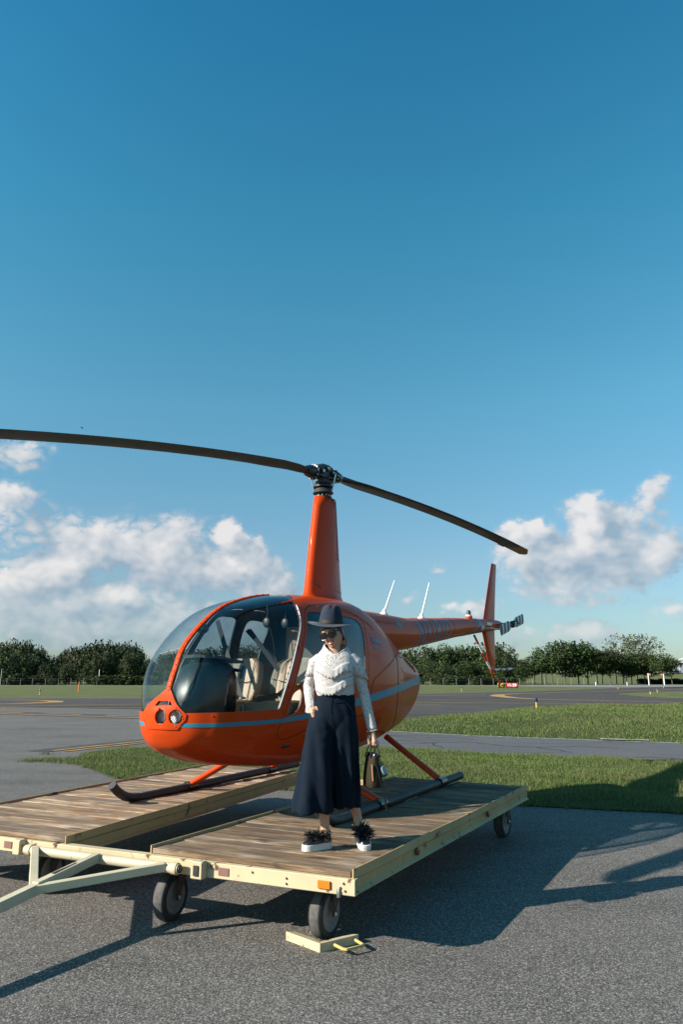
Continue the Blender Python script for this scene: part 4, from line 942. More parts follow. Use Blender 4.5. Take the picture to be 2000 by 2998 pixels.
b_ = empty('beacon', (-4.70, 0, 2.0), parent=heli)
MB().lathe([(.058, 0), (.058, .05)], n=16).build('base', M_OR, b_); MB().lathe([(.05, .05), (.05, .075)], n=16).build('collar', M_WPL, b_); MB().lathe([(.036, .075), (.036, .125), (.02, .15)], n=16).build('lens', M_GUN, b_)
MB().ball((-4.98, .12, 1.87), .05, 8, sc=(1, .9, 1)).build('position_light', M_STG, heli)
MB().box((-5.42, .17, 1.87), (.62, .14, .012), bev=.004).build('tailplane_tab', M_WPL, heli)
MB().box((-5.42, boom_c(-5.42)[1] + .004, 1.955), (.25, .006, .05)).build('placard', M_WPL, heli)
# tail rotor on the port side
trr = empty('tail_rotor', (-6.25, .27, 1.985), (0, R(11), 0), parent=heli)
MB().tube([(0, -.27, 0), (0, .03, 0)], .035, 10).build('shaft', M_GUN, trr); MB().lathe([(.05, -.03), (.065, -.01), (.065, .03), (.03, .05)], (0, 0, 0), (0, 1, 0), 12).build('hub', M_DARK, trr)
for sgn in (1, -1):
    rg = []; us = [.10, .16, .24, .34, .44, .54, .64, .74]
    mb = MB()
    for u0, u1, k in zip(us, us[1:], range(9)):
        ch0, ch1 = [.05 if u < .12 else .075 if u < .2 else .095 for u in (u0, u1)]
        sec = lambda u, ch: [(sgn * u, y, z) for z, y in ((-ch, 0), (-ch * .4, .010), (ch * .6, .012), (ch, .003), (ch * .6, -.008), (-ch * .4, -.006))]
        mb.loft([sec(u0, ch0), sec(u1, ch1)], mi=k % 2)
    mb.build('rotor_blade', [M_DARK, M_STG], trr); MB().beam((sgn * .02, 0, 0), (sgn * .12, 0, 0), .05, .04).build('blade_grip', M_GUN, trr)
    MB().tube([(sgn * .08, .05, .07), (0, .10, .05), (-sgn * .02, .12, 0)], .010, 6).build('pitch_link', M_GUN, trr)
# ---- skids and legs
for s in (1, -1):
    sk = MB().tube(cr_spline([(1.86, s * 1.09, .20), (1.78, s * 1.09, .13), (1.67, s * 1.09, .072), (1.52, s * 1.09, 0.047), (1.3, s * 1.09, .045), (0, s * 1.09, .045), (-1.18, s * 1.09, .045)], 6), [.040] * 37, 14).build('skid', M_DARK, heli)
    for x in (-.9, .2, 1.3): MB().box((x, s * 1.09, .008), (.28, .05, .014)).build('wear_shoe', M_STEEL, sk)
    for x0, x1, z0 in ((.86, .80, .40), (-.72, -.60, .47)):
        y0 = .40
        lg = MB(); P = [Vector((x0, s * y0, z0)), Vector((x1, s * 1.075, .075))]; rg = []
        for p in (P[0], P[0].lerp(P[1], .5), P[1]):
            rg.append([p + Vector((.052 * math.cos(a), 0, 0)) + Vector((0, s * .5, .86)).normalized() * .030 * math.sin(a) for a in np.linspace(0, 2 * math.pi, 16, endpoint=False)])
        lg.loft(rg).build('leg', M_OR, heli, angle=60)
        MB().tube([(x1 + .07, s * 1.09, .05), (x1 - .07, s * 1.09, .05)], .052, 12).build('skid_clamp', M_BLK, sk)
    MB().box((.45, s * .30, .33), (.05, .03, .06)).build('step', M_DARK, heli)
# ---- main rotor
rot = empty('main_rotor', (-.031, 0, 3.407), (0, 0, R(48.5 - 240.08)), parent=heli)   # local +x: aft blade
MB().tube([(0, 0, -.33), (0, 0, -.05)], .035, 12).build('mast_tube', M_GUN, rot)
MB().lathe([(.085, -.30), (.10, -.29), (.10, -.275), (.075, -.27)], n=20).build('lower_collar', M_DARK, rot)
MB().lathe([(.105, -.245), (.12, -.235), (.095, -.185), (.085, -.18)], n=24).build('swashplate', M_GUN, rot)
MB().lathe([(.085, -.175), (.115, -.165), (.115, -.145), (.09, -.135)], n=24).build('rotating_plate', M_DARK, rot)
MB().lathe([(.07, -.13), (.095, -.125), (.095, -.10), (.06, -.09)], n=24).build('upper_collar', M_DARK, rot)
for k in range(10): a = k * .628; MB().lathe([(.010, 0), (.010, .03)], (.07 * math.cos(a), .07 * math.sin(a), -.275), n=6).build('bolt', M_BRASS if k % 2 else M_STEEL, rot)
hubr = []
for x, hw, z0, z1 in ((-.16, .045, -.03, .05), (-.12, .06, -.045, .085), (-.05, .065, -.055, .105), (.05, .065, -.055, .105), (.12, .06, -.045, .085), (.16, .045, -.03, .05)):
    hubr.append([(x, y, z) for y, z in ((-hw, z0), (hw, z0), (hw, z1 - .02), (hw - .02, z1), (-hw + .02, z1), (-hw, z1 - .02))])
MB().loft(hubr).build('hub', M_GUN, rot)
for sx in (-.085, 0, .085):
    MB().lathe([(.034, -.085), (.034, .085)], (sx, 0, .045 if sx == 0 else .005), (0, 1, 0), 14).build('hinge_bolt', M_DARK, rot)
    MB().lathe([(.02, -.098), (.02, .098)], (sx, 0, .045 if sx == 0 else .005), (0, 1, 0), 6).build('hinge_nut', M_BRASS if sx == 0 else M_STEEL, rot)
MB().beam((-.05, 0, -.06), (.05, 0, -.06), .09, .09).build('yoke', M_DARK, rot)
A_R, B_R = .004, -.0142        # droop of the aft blade
A_L, B_L = -.053, -.0184
def blade(sgn, A, B, pitch):
    bl = empty('rotor_blade', parent=rot); P0 = .18
    zf = lambda r: A * r + B * r * r
    MB().lathe([(.05, -.06), (.075, -.03), (.078, .0), (.06, .07), (.045, .10)], (sgn * .20, 0, zf(.2)), (sgn, 0, A), 18).build('spindle_boot', M_BLK, bl)
    mb = MB().lathe([(.078, 0), (.092, .006), (.092, .018), (.078, .024)], (sgn * .145, 0, zf(.15)), (sgn, 0, A), 22); mb.build('bearing_flange', M_GUN, bl)
    for k in range(12):
        a = k * math.pi / 6; MB().box((sgn * .168, .083 * math.cos(a), zf(.15) + .083 * math.sin(a)), (.02, .012, .012)).build('flange_bolt', M_STEEL, bl)
    MB().tube([(sgn * .14, -sgn * .07, -.01), (sgn * .07, -sgn * .135, -.01)], .018, 8).build('pitch_horn', M_GUN, bl)
    MB().tube([(sgn * .07, -sgn * .135, -.01), (sgn * .045, -sgn * .10, -.20)], .009, 8).build('pitch_link', M_STEEL, bl)
    rs = [.28, .36, .55, .8] + list(np.linspace(1.1, 4.85, 16)) + [4.95, 5.05]
    mb = MB(); secs = []
    for r in rs:
        c = .10 if r < .3 else .15 if r < .4 else .22 if r < .6 else .265
        th = .035 if r < .4 else .017 if r > .9 else .024; ph = pitch * (1 - .25 * r / 5); sw = 0
        le, te = c * .27, -c * .73
        if r > 4.8: le -= (r - 4.85) * .55 * (r > 4.86)
        s_ = []
        for u, y in ((0, 0), (.04, .55), (.15, .95), (.3, 1), (.55, .75), (.8, .35), (1, .04), (1, -.04), (.8, -.35), (.55, -.75), (.3, -1), (.15, -.95), (.04, -.55)):
            yy = (le + (te - le) * u) * -sgn * -1; zz = y * th
            yc = yy * math.cos(ph) * sgn * -1; s_.append((sgn * r, sgn * -(le + (te - le) * u) * math.cos(ph) - zz * 0, zf(r) + (le + (te - le) * u) * math.sin(ph) + zz))
        secs.append(s_)
    mb.loft(secs[:-3]); mb.build('blade_skin', M_BLADE_, bl, angle=50)
    MB().loft(secs[-4:]).build('blade_tip', M_TIP, bl, angle=50)
    te_ = [(sgn * r, sgn * .73 * .265 * math.cos(pitch), zf(r) - .73 * .265 * math.sin(pitch * (1 - .25 * r / 5))) for r in (4.35, 4.45, 4.55)]
    MB().add([(p[0], p[1] + sgn * d, p[2]) for d in (-.01, .025) for p in te_], [(0, 1, 4, 3), (1, 2, 5, 4)]).build('trim_tab', M_BLADE_, bl)
blade(1, A_R, B_R, R(-2)); blade(-1, A_L, B_L, R(-2))
# ================================================================== wooden trailer
def wood_mat(name='weathered_plank_mat', gain=1.0):
    m = bpy.data.materials.new(name); m.use_nodes = True; T = NT(m.node_tree); b = m.node_tree.nodes['Principled BSDF']
    tc = T.add('ShaderNodeTexCoord'); oi = T.add('ShaderNodeObjectInfo')
    mp = T.add('ShaderNodeMapping'); T.l.new(tc.outputs['Object'], mp.inputs[0]); mp.inputs['Rotation'].default_value = (0, 0, R(25))
    rnd = T.math('MULTIPLY', oi.outputs['Random'], 37.0)
    off = T.add('ShaderNodeCombineXYZ'); T.l.new(rnd, off.inputs[0]); T.l.new(rnd, off.inputs[2])
    v = T.vmath('ADD', mp.outputs[0], off.outputs[0])
    g1 = T.noise(T.vmath('MULTIPLY', v, (1.6, 26, 26)), 1.0, 6, .62); g2 = T.noise(T.vmath('MULTIPLY', v, (5, 110, 110)), 1.0, 4, .6); g3 = T.noise(T.vmath('MULTIPLY', v, (2.2, 5, 5)), 1.0, 4, .6)
    c = T.mix(T.mapr(g1, .33, .66), (.098, .062, .036), (.275, .190, .118))
    c = T.mix(T.mapr(g3, .5, .72, 0, .8), c, (.40, .33, .25)); c = T.mix(T.mapr(g2, .50, .64, 0, .8), c, (.045, .034, .026))
    kn = T.noise(T.vmath('MULTIPLY', v, (3.2, 8, 8)), 1.0, 2, .4); c = T.mix(T.mapr(kn, .68, .74, 0, .85), c, (.035, .026, .02))
    st_ = T.noise(T.vmath('MULTIPLY', v, (1.1, 3.2, 3)), 1.0, 3, .5); c = T.mix(T.mapr(st_, .50, .68, 0, .8), c, (.075, .062, .052))
    hs = T.add('ShaderNodeHueSaturation'); T.l.new(c, hs.inputs['Color']); T.l.new(T.mapr(oi.outputs['Random'], 0, 1, 0.80 * gain, 1.14 * gain), hs.inputs['Value']); hs.inputs['Saturation'].default_value = 1.02
    T.l.new(hs.outputs[0], b.inputs['Base Color']); b.inputs['Roughness'].default_value = .88; b.inputs['Specular IOR Level'].default_value = .25
    bn = T.add('ShaderNodeBump'); bn.inputs['Strength'].default_value = .7; bn.inputs['Distance'].default_value = .006
    T.l.new(T.math('SUBTRACT', g1, T.math('MULTIPLY', g2, .6)), bn.inputs['Height']); T.l.new(bn.outputs[0], b.inputs['Normal']); return m
M_WOOD = wood_mat(); M_WOODL = wood_mat('pale_plank_mat', 1.5)  # left deck: the same plank wood with its value raised
def rusty(name, col, amount=.62, scale=9):
    m = bpy.data.materials.new(name); m.use_nodes = True; T = NT(m.node_tree); b = m.node_tree.nodes['Principled BSDF']
    v = T.add('ShaderNodeTexCoord').outputs['Object']; n1 = T.noise(v, scale, 6, .65); n2 = T.noise(v, 45, 3, .6); n3 = T.noise(v, 1.8, 4, .6)
    c = T.mix(T.mapr(n3, .35, .7), col, tuple(q * .78 for q in col)); c = T.mix(T.mapr(n1, amount, amount + .06), c, (.09, .04, .02)); c = T.mix(T.mapr(n2, .70, .74, 0, .9), c, (.05, .028, .016))
    T.l.new(c, b.inputs['Base Color']); b.inputs['Roughness'].default_value = .55; return m
M_CREAM = rusty('cream_paint_mat', (.55, .46, .29), .58); M_MUST = rusty('mustard_paint_mat', (.44, .32, .15), .60); M_PALE = rusty('pale_tongue_mat', (.53, .47, .32), .66)
M_TYRE = pm('tyre_mat', (.018, .018, .018), .85, var=(6, (.04, .039, .037), .2)); M_TREAD = pm('tread_mat', (.12, .118, .115), .9, var=(12, (.04, .04, .04), .2))
M_RIM = pm('rim_mat', (.24, .25, .245), .6, .1, var=(8, (.15, .13, .115), .25)); M_FORK = pm('fork_mat', (.055, .04, .035), .6, .2, var=(10, (.10, .055, .035), .2))
M_AMB = pm('amber_reflector_mat', (.62, .17, .01), .25, coat=.5); M_PLATE = pm('maroon_plate_mat', (.20, .10, .085), .5); M_RREF = pm('red_reflector_mat', (.16, .03, .015), .3)
CP = Vector((-.75, 7.2, 0))
cart = empty('trailer', CP, label='yellow steel trailer with two plank decks carrying the helicopter', cat='trailer')
def cpart(mb, name, mat, parent=cart, **kw):
    o = mb.build(name, mat, parent, **kw); o.location = -CP if parent is cart else (0, 0, 0); return o
RD_ = [np.array(p) for p in ((.06, 4.57), (-1.28, 5.18), (.63, 8.71), (1.96, 7.99))]      # front right, front left, back left, back right
LD_ = [np.array(p) for p in ((-1.98, 5.47), (-3.44, 6.12), (-1.72, 9.95), (-.45, 9.30))]
def lerp(a, b, t): return a * (1 - t) + b * t
TH = .030
def deck(Q, n, wood):
    fr, fl, bl, br = Q
    for i in range(n):
        t0, t1 = i / n + .0011, (i + 1) / n - .0011
        j = lambda: random.uniform(-.010, .004); zj = random.uniform(-.004, .002)
        c = [lerp(fr, br, t0), lerp(fl, bl, t0), lerp(fl, bl, t1), lerp(fr, br, t1)]
        ax = (fl - fr) / np.linalg.norm(fl - fr); c[0] = c[0] - ax * j(); c[1] = c[1] + ax * j(); c[2] = c[2] + ax * j(); c[3] = c[3] - ax * j()
        up = (lerp(c[0], c[3], .5) - c[0]); up /= np.linalg.norm(up); e = .004
        top = [c[0] + up * e, c[1] + up * e, c[2] - up * e, c[3] - up * e]
        mb = MB(); z = DECK + zj + random.uniform(-.0008, .0008)
        mb.v = [(*p, z - TH) for p in c] + [(*p, z - e) for p in c] + [(*p, z) for p in top]
        mb.f = [(3, 2, 1, 0)] + [(a, (a + 1) % 4, 4 + (a + 1) % 4, 4 + a) for a in range(4)] + [(4 + a, 4 + (a + 1) % 4, 8 + (a + 1) % 4, 8 + a) for a in range(4)] + [(8, 9, 10, 11)]; mb.m = [0] * len(mb.f)
        cpart(mb, 'plank', wood, smooth=False)
deck(RD_, 27, M_WOOD); deck(LD_, 28, M_WOODL)
def rail(a, b, out, lower=True, h=.056, top=.486):
    """edge strip over a lower channel beam along a->b; out = outward unit vector"""
    a, b = Vector((*a, 0)), Vector((*b, 0)); o = Vector((*out, 0)); n_ = 9; rg = []
    for i in range(n_ + 1):
        p = a.lerp(b, i / n_) + Vector((0, 0, random.uniform(-.0025, .0025)))
        rg.append([p + o * q + Vector((0, 0, z)) for q, z in ((.004, top), (.012, top), (.012, top - h), (.004, top - h))])
    cpart(MB().loft(rg), 'edge_rail', M_MUST, smooth=False)
    if lower:
        rg = [[p + o * q + Vector((0, 0, z)) for q, z in ((-.01, top - h - .003), (.006, top - h - .003), (-.004, top - h - .012), (-.004, .365), (.018, .348), (.018, .342), (-.02, .342))] for p in (a.lerp(b, .004), b)]
        cpart(MB().loft(rg), 'side_beam', M_MUST, smooth=False)
u_ = lambda v: v / np.linalg.norm(v)
sidev = u_(RD_[3] - RD_[0]); outR = np.array([sidev[1], -sidev[0]]); sideL = u_(LD_[3] - LD_[0]); outL = np.array([sideL[1], -sideL[0]])
rail(RD_[0], RD_[3], outR); rail(RD_[1], RD_[2], -outR); rail(LD_[0], LD_[3], outL); rail(LD_[1], LD_[2], -outL)
for Q in (RD_, LD_): cpart(MB().beam((*Q[2], .405), (*Q[3], .405), .05, .07), 'rear_beam', M_MUST)
FRv, FLv = Vector((.06, 4.57, 0)), Vector((-3.46, 6.124, 0)); fdir = Vector((-.915, .404, 0)); nf = Vector((-.404, -.915, 0))
FT = lambda t, q=0, z=0: FRv + fdir * t + nf * q + Vector((0, 0, z))
rg = [[FT(t, q, z) for q, z in ((-.035, .436), (.022, .436), (.026, .432), (.026, .350), (.022, .346), (-.03, .346), (-.03, .352), (.012, .355), (.012, .428), (-.035, .430))] for t in (-.03, .4, .8, 1.25, 1.9, 2.4, 3.0, 3.87)]
cpart(MB().loft(rg), 'front_beam', M_CREAM, smooth=False)
cpart(MB().beam((.55, 8.70, .38), (-.50, 9.25, .38), .06, .08), 'cross_beam', M_MUST)
# tow pipe with its brackets
cpart(MB().tube([FT(1.17, .085, .392), FT(2.50, .085, .392)], .031, 18), 'tow_pipe', M_PALE)
cpart(MB().lathe([(.024, 0), (.024, .006)], FT(1.166, .085, .392), -fdir, 14), 'pipe_bore', M_DARK)
for t in (1.20, 2.46): cpart(MB().lathe([(.037, -.02), (.037, .02)], FT(t, .085, .392), fdir, 18), 'pipe_collar', M_CREAM)
cpart(MB().box(FT(1.04, .055, .395), (.09, .06, .105), Matrix.Rotation(math.atan2(fdir.y, fdir.x), 3, 'Z'), bev=.006), 'bracket', M_CREAM); cpart(MB().box(FT(1.04, .089, .395), (.035, .008, .06), Matrix.Rotation(math.atan2(fdir.y, fdir.x), 3, 'Z')), 'bracket_slot', M_DARK)
cpart(MB().box(FT(2.60, .055, .395), (.07, .06, .10), Matrix.Rotation(math.atan2(fdir.y, fdir.x), 3, 'Z'), bev=.006), 'bracket', M_CREAM)
# A-frame tongue
TON = empty('tongue', parent=cart)
TL, TZ = .54, .335
MP = FT(1.83, .09, .392); J = MP + nf * TL + Vector((0, 0, TZ - .392)); E_ = J + (J - MP) * 2.2; E_.z = max(E_.z, .06)
def tpart(mb, name, mat=M_PALE): o = mb.build(name, mat, TON, smooth=False); o.location = -CP; return o
tpart(MB().beam(FT(1.27, .10, .40), J + Vector((.0, -.01, 0)), .052, .052, bev=.004), 'brace'); tpart(MB().beam(FT(2.40, .10, .40), J + Vector((-.01, .0, .002)), .052, .050, bev=.004), 'brace')
tpart(MB().beam(FT(1.83, .10, .405), J + Vector((0, 0, .012)), .056, .056, bev=.004), 'centre_bar'); tpart(MB().beam(J + (MP - J).normalized() * .03, E_, .062, .062, bev=.004), 'tow_bar')
tpart(MB().beam(J.lerp(MP, .25) + Vector((0, 0, .044)), J.lerp(MP, .62) + Vector((0, 0, .040)), .020, .004), 'scuff', M_FORK)
# reflectors and plates
rz_ = Matrix.Rotation(math.atan2(fdir.y, fdir.x), 3, 'Z')
cpart(MB().box(FT(.165, .032, .392), (.085, .012, .046), rz_, bev=.004), 'amber_reflector', M_AMB)
for t in (.87, 2.74): cpart(MB().box(FT(t, .029, .392), (.075, .005, .045), rz_), 'plate', M_PLATE)
for t, z in ((.04, .41), (.06, .385), (.42, .40), (.42, .37), (.03, .37), (.66, .41)): cpart(MB().lathe([(.007, 0), (.006, .006)], FT(t, .026, z), nf, 8), 'bolt', M_FORK)
cpart(MB().lathe([(.014, 0), (.014, .03), (.009, .045)], FT(.07, .03, .335), (0, 0, 1), 8), 'bolt', M_STEEL)
for s in (.245, .655):
    p = lerp(RD_[0], RD_[3], s); cpart(MB().lathe([(.026, 0), (.026, .008), (.02, .012)], (*(p + outR * .008), .40), (*outR, 0), 14), 'red_reflector', M_RREF)
# caster wheels
ang = math.atan2(-.49, .87)
def caster(x, y, yaw=0.0, name='caster'):
    o = empty(name, (x - CP.x, y - CP.y, 0), (0, 0, yaw), parent=cart)
    ax = Vector((.87, -.49, 0)); rd = Vector((.49, .87, 0)); c = Vector((0, 0, .15))
    ty = MB().lathe([(.108, -.045), (.135, -.046), (.146, -.036), (.15, -.02), (.15, .02), (.146, .036), (.135, .046), (.108, .045)], c, ax, 36); ty.f = ty.f[:-2]; ty.m = ty.m[:-2]; ty.build('tyre', [M_TYRE], o, angle=25)
    t2 = MB().lathe([(.1485, -.030), (.1515, -.022), (.152, 0), (.1515, .022), (.1485, .030)], c, ax, 36); t2.f = t2.f[:-2]; t2.m = t2.m[:-2]; t2.build('tread', M_TREAD, o)
    MB().lathe([(.02, -.03), (.06, -.028), (.07, -.036), (.10, -.034), (.109, -.042), (.109, .042), (.10, .034), (.07, .036), (.06, .028), (.02, .03)], c, ax, 30).build('rim', M_RIM, o, angle=25)
    for s in (-1, 1):
        p0 = c + ax * s * .062; p1 = p0 + rd * .055 + Vector((0, 0, .155))
        MB().loft([[p + ax * q + rd * w * k for q, w in ((-.004, -1), (.004, -1), (.004, 1), (-.004, 1))] for p, k in ((p0 - Vector((0, 0, .02)), .018), (p0 + Vector((0, 0, .02)), .024), (p1, .05))]).build('fork', M_FORK, o, smooth=False)
        MB().lathe([(.017, 0), (.017, .012), (.008, .02)], c + ax * s * .066, ax * s, 6).build('axle_nut', M_STEEL, o)
    MB().box(c + rd * .055 + Vector((0, 0, .165)), (.14, .12, .02), Matrix.Rotation(ang, 3, 'Z'), bev=.004).build('swivel_plate', M_FORK, o); MB().lathe([(.05, 0), (.05, .025)], c + rd * .055 + Vector((0, 0, .172)), n=16).build('swivel', M_FORK, o)
for x, y, w in ((-.10, 4.95, 0), (-1.16, 5.28, .12), (-2.26, 5.93, .1), (-3.2, 6.45, 0), (1.66, 7.85, -.05), (.98, 8.28, .1), (-1.75, 9.5, .1)): caster(x, y, w)
# wheel chock
chk = empty('wheel_chock', (-.13, 4.70, 0), label='cream angle-iron wheel chock with a handle under the nearest trailer wheel', cat='wheel chock')
def arm(a, b, side, name):
    a, b, s = Vector((*a, 0)), Vector((*b, 0)), Vector((*side, 0)); rg = [[p + s * q + Vector((0, 0, z)) - Vector((-.13, 4.70, 0)) for q, z in ((0, 0), (.006, 0), (.006, .046), (.072, .030), (.075, .036), (.0, .053))] for p in (a, b)]
    MB().loft(rg).build(name, M_CREAM, chk, smooth=False)
arm((-.345, 4.895), (-.128, 4.685), u_(np.array([.21, .217])), 'ramp'); arm((-.128, 4.685), (.105, 4.84), u_(np.array([-.155, .233])), 'ramp')
MB().tube([Vector(p) - Vector((-.13, 4.70, 0)) for p in ((-.041, 4.72, .035), (.01, 4.635, .04), (.028, 4.628, .04), (.12, 4.69, .04), (.13, 4.705, .04), (.085, 4.80, .035))], .009, 8).build('handle', M_HANDLE, chk)
# ================================================================== the woman
def cloth(name, c1, c2, scale, rough=.85, bump=(220, .3, .001), sheen=.15):
    m = pm(name, c1, rough, var=(scale, c2, .22), bump=bump, spec=.08); b = m.node_tree.nodes['Principled BSDF']; b.inputs['Sheen Weight'].default_value = sheen; return m
M_SKIN = pm('skin_mat', (.50, .285, .19), .5, var=(9, (.54, .31, .215), .3), spec=.4); M_SKIN.node_tree.nodes['Principled BSDF'].inputs['Subsurface Weight'].default_value = .12
M_SKIN.node_tree.nodes['Principled BSDF'].inputs['Subsurface Radius'].default_value = (.02, .008, .004)
M_HAIR = pm('hair_mat', (.030, .016, .010), .45, var=(40, (.06, .03, .018), .25)); M_HAT = cloth('felt_hat_mat', (.018, .024, .042), (.028, .036, .058), 60, .95, (300, .4, .001), .12); M_BAND = pm('hat_band_mat', (.010, .012, .012), .7)
M_DENIM = cloth('dark_denim_mat', (.003, .0075, .015), (.0048, .011, .022), 25, .8, (380, .5, .001), .04)
M_LENSB = pm('sunglass_mat', (.006, .006, .007), .08, coat=.5); M_LIP = pm('lip_mat', (.40, .085, .075), .35); M_TOOTH = pm('teeth_mat', (.80, .77, .70), .25); M_BROW = pm('brow_mat', (.05, .028, .018), .8)
M_SOLE = pm('white_rubber_mat', (.56, .56, .55), .6, var=(20, (.62, .61, .58), .3)); M_SHOE = pm('shoe_leather_mat', (.012, .012, .013), .28, coat=.3); M_FEATH = pm('feather_mat', (.008, .008, .009), .6)
M_BAG = pm('bag_leather_mat', (.026, .020, .012), .72, spec=.12, var=(14, (.034, .026, .016), .3)); M_TAN = pm('tan_trim_mat', (.42, .22, .11), .5); M_CHARM = pm('pale_blue_mat', (.24, .34, .42), .45)
def lace_mat():
    m = bpy.data.materials.new('lace_mat'); m.use_nodes = True; T = NT(m.node_tree); b = m.node_tree.nodes['Principled BSDF']
    v = T.add('ShaderNodeTexCoord').outputs['Object']
    v1 = T.add('ShaderNodeTexVoronoi', feature='F1'); T.l.new(v, v1.inputs['Vector']); v1.inputs['Scale'].default_value = 62
    v2 = T.add('ShaderNodeTexVoronoi', feature='DISTANCE_TO_EDGE'); T.l.new(v, v2.inputs['Vector']); v2.inputs['Scale'].default_value = 62
    rim = T.mapr(v1.outputs['Distance'], .30, .42); dot = T.mapr(v1.outputs['Distance'], .16, .08); ring = T.math('MAXIMUM', rim, T.math('MULTIPLY', dot, .9))
    f = T.math('MULTIPLY', ring, T.mapr(v2.outputs['Distance'], .0, .05))
    fine = T.noise(v, 240, 2, .5); f2 = T.math('MULTIPLY', T.math('SUBTRACT', 1.0, ring), T.mapr(fine, .38, .52))
    c = T.mix(T.math('MULTIPLY', f2, .75), (.50, .475, .465), (.30, .28, .27))
    T.l.new(c, b.inputs['Base Color']); b.inputs['Roughness'].default_value = .85; b.inputs['Specular IOR Level'].default_value = .2; b.inputs['Sheen Weight'].default_value = .2
    bn = T.add('ShaderNodeBump'); bn.inputs['Strength'].default_value = .8; bn.inputs['Distance'].default_value = .003
    T.l.new(ring, bn.inputs['Height']); T.l.new(bn.outputs[0], b.inputs['Normal']); return m
M_LACE = lace_mat(); M_RUF = pm('ruffle_mat', (.50, .48, .47), .85, var=(70, (.42, .40, .39), .3), spec=.2)

WP = Vector((-.05, 5.15, DECK))
wom = empty('person', WP, label='woman in wide hat, white lace blouse and dark wide trousers walking on the trailer deck', cat='person')
def fuse(mbs, name, mat, parent, voxel, smooth_it=3, keep=None):
    """fuse several closed shapes into one continuous skin"""
    mb = MB()
    for q in mbs: mb.add(q.v, q.f)
    o = mb.build(name, None, None)
    m = o.modifiers.new('r', 'REMESH'); m.mode = 'VOXEL'; m.voxel_size = voxel; m.adaptivity = 0
    s = o.modifiers.new('s', 'SMOOTH'); s.factor = .5; s.iterations = smooth_it
    dg = bpy.context.evaluated_depsgraph_get(); dg.update(); me = bpy.data.meshes.new_from_object(o.evaluated_get(dg)); kill(o)
    me.materials.clear(); me.materials.append(mat); me.polygons.foreach_set('use_smooth', [True] * len(me.polygons)); me.name = name
    return mesh_obj(name, me, None, parent)
def ell(c, hw, hd, n=32, p=2.0, tilt=(0, 0)):
    r = []
    for a in np.linspace(0, 2 * math.pi, n, endpoint=False):
        ca, sa = math.cos(a), math.sin(a); x = hw * np.sign(ca) * abs(ca) ** (2 / p); y = hd * np.sign(sa) * abs(sa) ** (2 / p)
        r.append((c[0] + x, c[1] + y, c[2] + x * tilt[0] + y * tilt[1]))
    return r
def lofts(rows, p=2.0, n=32):   # rows: cx, cy, z, hw, hd
    R_ = cr_spline(rows, 5); return MB().loft([ell((r[0], r[1], r[2]), r[3], r[4], n, p) for r in R_])
# ---- head in its own frame (face looks to -y, chin down), then turned, tipped and tilted
HM = Matrix.Translation((-.018, -.005, 1.425)) @ Matrix.Rotation(R(-20), 4, 'Z') @ Matrix.Rotation(R(-13), 4, 'Y') @ Matrix.Rotation(R(13), 4, 'X')
def hx_(p): return HM @ Vector(p)
def head_mb():
    mb = MB(); rings = []; n = 56
    for t in np.linspace(0, math.pi, 52):
        z = -math.cos(t) * .108; r = max(math.sin(t), .002); ring = []
        zz = z / .108
        for a in np.linspace(0, 2 * math.pi, n, endpoint=False):
            x = math.sin(a); y = -math.cos(a)      # a=0: face front
            wx = .071 * (1 - .22 * max(0, -zz - .15) ** 1.2 - .04 * max(0, zz)); dy = .088
            X = wx * r * x; Y = dy * r * y + .008
            fr = max(0, -y)
            if Y < 0: Y *= 1 - .05 * abs(x)
            if zz < -.35: Y = Y * (1 - .30 * max(0, y)) - .012 * fr * min(1, (-zz - .35) * 3)    # jaw forward
            g = lambda cx, cz, sx, sz: math.exp(-((X - cx) / sx) ** 2 - ((z - cz) / sz) ** 2) * (1 if y < 0 else 0)
            Y -= .019 * g(0, -.022, .0105, .016) + .010 * g(0, -.004, .008, .020) + .003 * g(.012, -.027, .007, .006) + .003 * g(-.012, -.027, .007, .006)
            Y += .007 * g(.031, .008, .016, .012) + .007 * g(-.031, .008, .016, .012)
            Y -= .004 * g(.03, .026, .022, .007) + .004 * g(-.03, .026, .022, .007)
            Y -= .006 * g(.040, -.022, .018, .016) + .006 * g(-.040, -.022, .018, .016)      # cheeks of a smile
            Y -= .0065 * g(0, -.050, .018, .010) - .003 * g(0, -.064, .016, .005); Y -= .008 * g(0, -.088, .017, .014)
            ring.append(hx_((X, Y, z)))
        rings.append(ring)
    mb.loft(rings)
    for s in (-1, 1):
        mb.loft([[hx_((s * (.066 + .012 * k), .012 + .012 * k + ca * .016 * q, -.002 + sa * .028 * q)) for ca, sa in [(math.cos(a), math.sin(a)) for a in np.linspace(0, 2 * math.pi, 14, endpoint=False)]] for k, q in ((-.3, .8), (.3, 1), (.8, 1.0), (1, .7))])
    return mb
